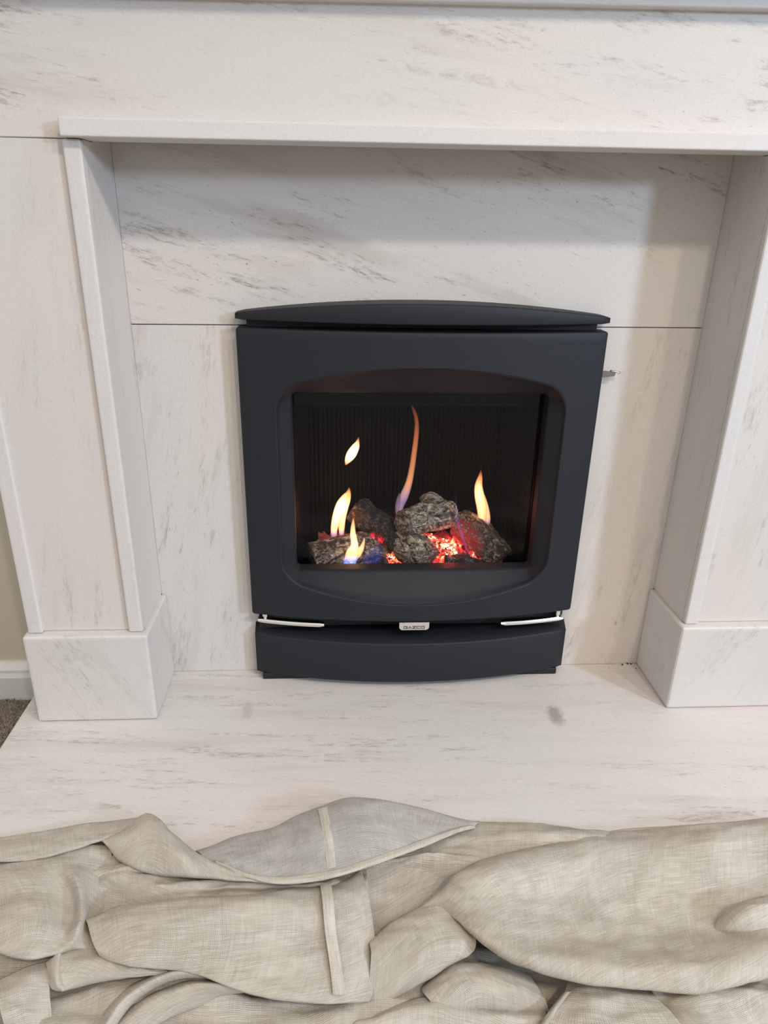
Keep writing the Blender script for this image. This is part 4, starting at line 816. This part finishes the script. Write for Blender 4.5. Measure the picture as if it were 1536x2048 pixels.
  [(-0.8000,-0.3983,0.0171),(-0.7000,-0.4018,0.0025),(-0.6000,-0.4007,0.0130),(-0.5000,-0.3955,0.0136),(-0.4000,-0.3887,0.0023),(-0.3000,-0.3834,0.0167),(-0.2000,-0.3821,0.0088),(-0.1000,-0.3856,0.0049),(0.0000,-0.3920,0.0180),(0.1000,-0.3984,0.0044),(0.2000,-0.4019,0.0094),(0.3000,-0.4006,0.0163),(0.4000,-0.3953,0.0021),(0.5000,-0.3885,0.0142),(0.6000,-0.3833,0.0123),(0.7000,-0.3822,0.0027)],
  [(-0.8000,-0.4043,0.0171),(-0.7000,-0.4078,0.0031),(-0.6000,-0.4067,0.0094),(-0.5000,-0.4015,0.0151),(-0.4000,-0.3947,0.0013),(-0.3000,-0.3894,0.0140),(-0.2000,-0.3881,0.0108),(-0.1000,-0.3916,0.0023),(0.0000,-0.3980,0.0168),(0.1000,-0.4044,0.0060),(0.2000,-0.4079,0.0059),(0.3000,-0.4066,0.0169),(0.4000,-0.4013,0.0024),(0.5000,-0.3945,0.0107),(0.6000,-0.3893,0.0141),(0.7000,-0.3882,0.0012)],
  [(-0.8000,-0.4163,0.0027),(-0.7000,-0.4198,-0.0051),(-0.6000,-0.4187,-0.0092),(-0.5000,-0.4135,0.0040),(-0.4000,-0.4067,-0.0095),(-0.3000,-0.4014,-0.0047),(-0.2000,-0.4001,0.0024),(-0.1000,-0.4036,-0.0118),(0.0000,-0.4100,0.0001),(0.1000,-0.4164,-0.0016),(0.2000,-0.4199,-0.0113),(0.3000,-0.4186,0.0033),(0.4000,-0.4133,-0.0064),(0.5000,-0.4065,-0.0081),(0.6000,-0.4013,0.0038),(0.7000,-0.4002,-0.0104)],
  [(-0.8000,-0.4363,-0.0197),(-0.7000,-0.4398,-0.0110),(-0.6000,-0.4387,-0.0256),(-0.5000,-0.4335,-0.0149),(-0.4000,-0.4267,-0.0146),(-0.3000,-0.4214,-0.0257),(-0.2000,-0.4201,-0.0112),(-0.1000,-0.4236,-0.0194),(0.0000,-0.4300,-0.0230),(0.1000,-0.4364,-0.0100),(0.2000,-0.4399,-0.0237),(0.3000,-0.4386,-0.0184),(0.4000,-0.4333,-0.0118),(0.5000,-0.4265,-0.0259),(0.6000,-0.4213,-0.0137),(0.7000,-0.4202,-0.0158)],
  [(-0.8000,-0.4663,-0.0252),(-0.7000,-0.4698,-0.0158),(-0.6000,-0.4687,-0.0138),(-0.5000,-0.4635,-0.0259),(-0.4000,-0.4567,-0.0117),(-0.3000,-0.4514,-0.0185),(-0.2000,-0.4501,-0.0236),(-0.1000,-0.4536,-0.0100),(0.0000,-0.4600,-0.0230),(0.1000,-0.4664,-0.0193),(0.2000,-0.4699,-0.0112),(0.3000,-0.4686,-0.0257),(0.4000,-0.4633,-0.0145),(0.5000,-0.4565,-0.0149),(0.6000,-0.4513,-0.0255),(0.7000,-0.4502,-0.0110)],
  [(-0.8000,-0.5063,-0.0103),(-0.7000,-0.5098,-0.0248),(-0.6000,-0.5087,-0.0165),(-0.5000,-0.5035,-0.0131),(-0.4000,-0.4967,-0.0260),(-0.3000,-0.4914,-0.0123),(-0.2000,-0.4901,-0.0177),(-0.1000,-0.4936,-0.0242),(0.0000,-0.5000,-0.0101),(0.1000,-0.5064,-0.0223),(0.2000,-0.5099,-0.0201),(0.3000,-0.5086,-0.0108),(0.4000,-0.5033,-0.0254),(0.5000,-0.4965,-0.0153),(0.6000,-0.4913,-0.0142),(0.7000,-0.4902,-0.0258)],
  [(-0.8000,-0.5563,-0.0253),(-0.7000,-0.5598,-0.0106),(-0.6000,-0.5587,-0.0205),(-0.5000,-0.5535,-0.0220),(-0.4000,-0.5467,-0.0102),(-0.3000,-0.5414,-0.0245),(-0.2000,-0.5401,-0.0172),(-0.1000,-0.5436,-0.0126),(0.0000,-0.5500,-0.0260),(0.1000,-0.5564,-0.0127),(0.2000,-0.5599,-0.0170),(0.3000,-0.5586,-0.0246),(0.4000,-0.5533,-0.0102),(0.5000,-0.5465,-0.0218),(0.6000,-0.5413,-0.0207),(0.7000,-0.5402,-0.0106)],
  [(-0.8000,-0.6263,-0.0115),(-0.7000,-0.6298,-0.0189),(-0.6000,-0.6287,-0.0234),(-0.5000,-0.6235,-0.0100),(-0.4000,-0.6167,-0.0233),(-0.3000,-0.6114,-0.0189),(-0.2000,-0.6101,-0.0114),(-0.1000,-0.6136,-0.0258),(0.0000,-0.6200,-0.0142),(0.1000,-0.6264,-0.0153),(0.2000,-0.6299,-0.0254),(0.3000,-0.6286,-0.0108),(0.4000,-0.6233,-0.0202),(0.5000,-0.6165,-0.0223),(0.6000,-0.6113,-0.0101),(0.7000,-0.6102,-0.0242)],
  [(-0.8000,-0.7063,-0.0128),(-0.7000,-0.7098,-0.0260),(-0.6000,-0.7087,-0.0126),(-0.5000,-0.7035,-0.0173),(-0.4000,-0.6967,-0.0244),(-0.3000,-0.6914,-0.0102),(-0.2000,-0.6901,-0.0220),(-0.1000,-0.6936,-0.0205),(0.0000,-0.7000,-0.0107),(0.1000,-0.7064,-0.0253),(0.2000,-0.7099,-0.0156),(0.3000,-0.7086,-0.0139),(0.4000,-0.7033,-0.0259),(0.5000,-0.6965,-0.0117),(0.6000,-0.6913,-0.0186),(0.7000,-0.6902,-0.0236)]]}
def build(name, keys, mat, amp_k=1, label=None, bmh=None):
    bm = bmesh.new(); uvl = bm.loops.layers.uv.new('UVMap')
    for i, k in enumerate(keys): patch(PATCHES[k], amp=AMP.get(k, .0022)*amp_k, seed=i*1.7+len(k), bm=bm, uvl=uvl)
    bmesh.ops.recalc_face_normals(bm, faces=bm.faces)
    for f in bm.faces:
        f.normal_update()
        if f.normal.z < 0 and False: f.normal_flip()
    o = mesh_obj(name, bm, mat, sheet, smooth=True)
    md = o.modifiers.new('thickness', 'SOLIDIFY'); md.thickness = .0009; md.offset = 0
    if label: o['label'] = label
    return o
AMP = {'U': 0.002, 'V': 0.0008, 'Rs': 0.0, 'A': 0.0012, 'B': 0.0015, 'C': 0.0009, 'D': 0.0026, 'R': 0.0019, 'L': 0.0017, 'G': 0.0018, 'Ha': 0.0022, 'Hb': 0.0042, 'K': 0.002, 'N': 0.0006, 'N2': 0.0012, 'P': 0.003, 'Q': 0.0022, 'Q2': 0.003, 'S': 0.0025, 'S2': 0.004, 'T': 0.002, 'Chem': 0.0, 'Cseam': 0.0, 'Gseam': 0.0, 'base': 0.007, 'Ke': 0.0006, 'Sl': 0.0}
build('cloth', ['A','B','D','R','L','G','Ha','Hb','K','Ke','N','N2','P','Q','Q2','S','Sl','S2','T','base'], M['cloth'])
flap = build('flap', ['C'], M['cloth_sheer'], label='thin grey see-through flap of the sheet')
build('hem', ['Chem'], M['cloth_hem'], label='pale doubled hem')
build('seam', ['Cseam'], M['cloth_hem'], label='pale stitched seam')
build('seam', ['Gseam'], M['cloth_hem'], label='pale stitched seam')
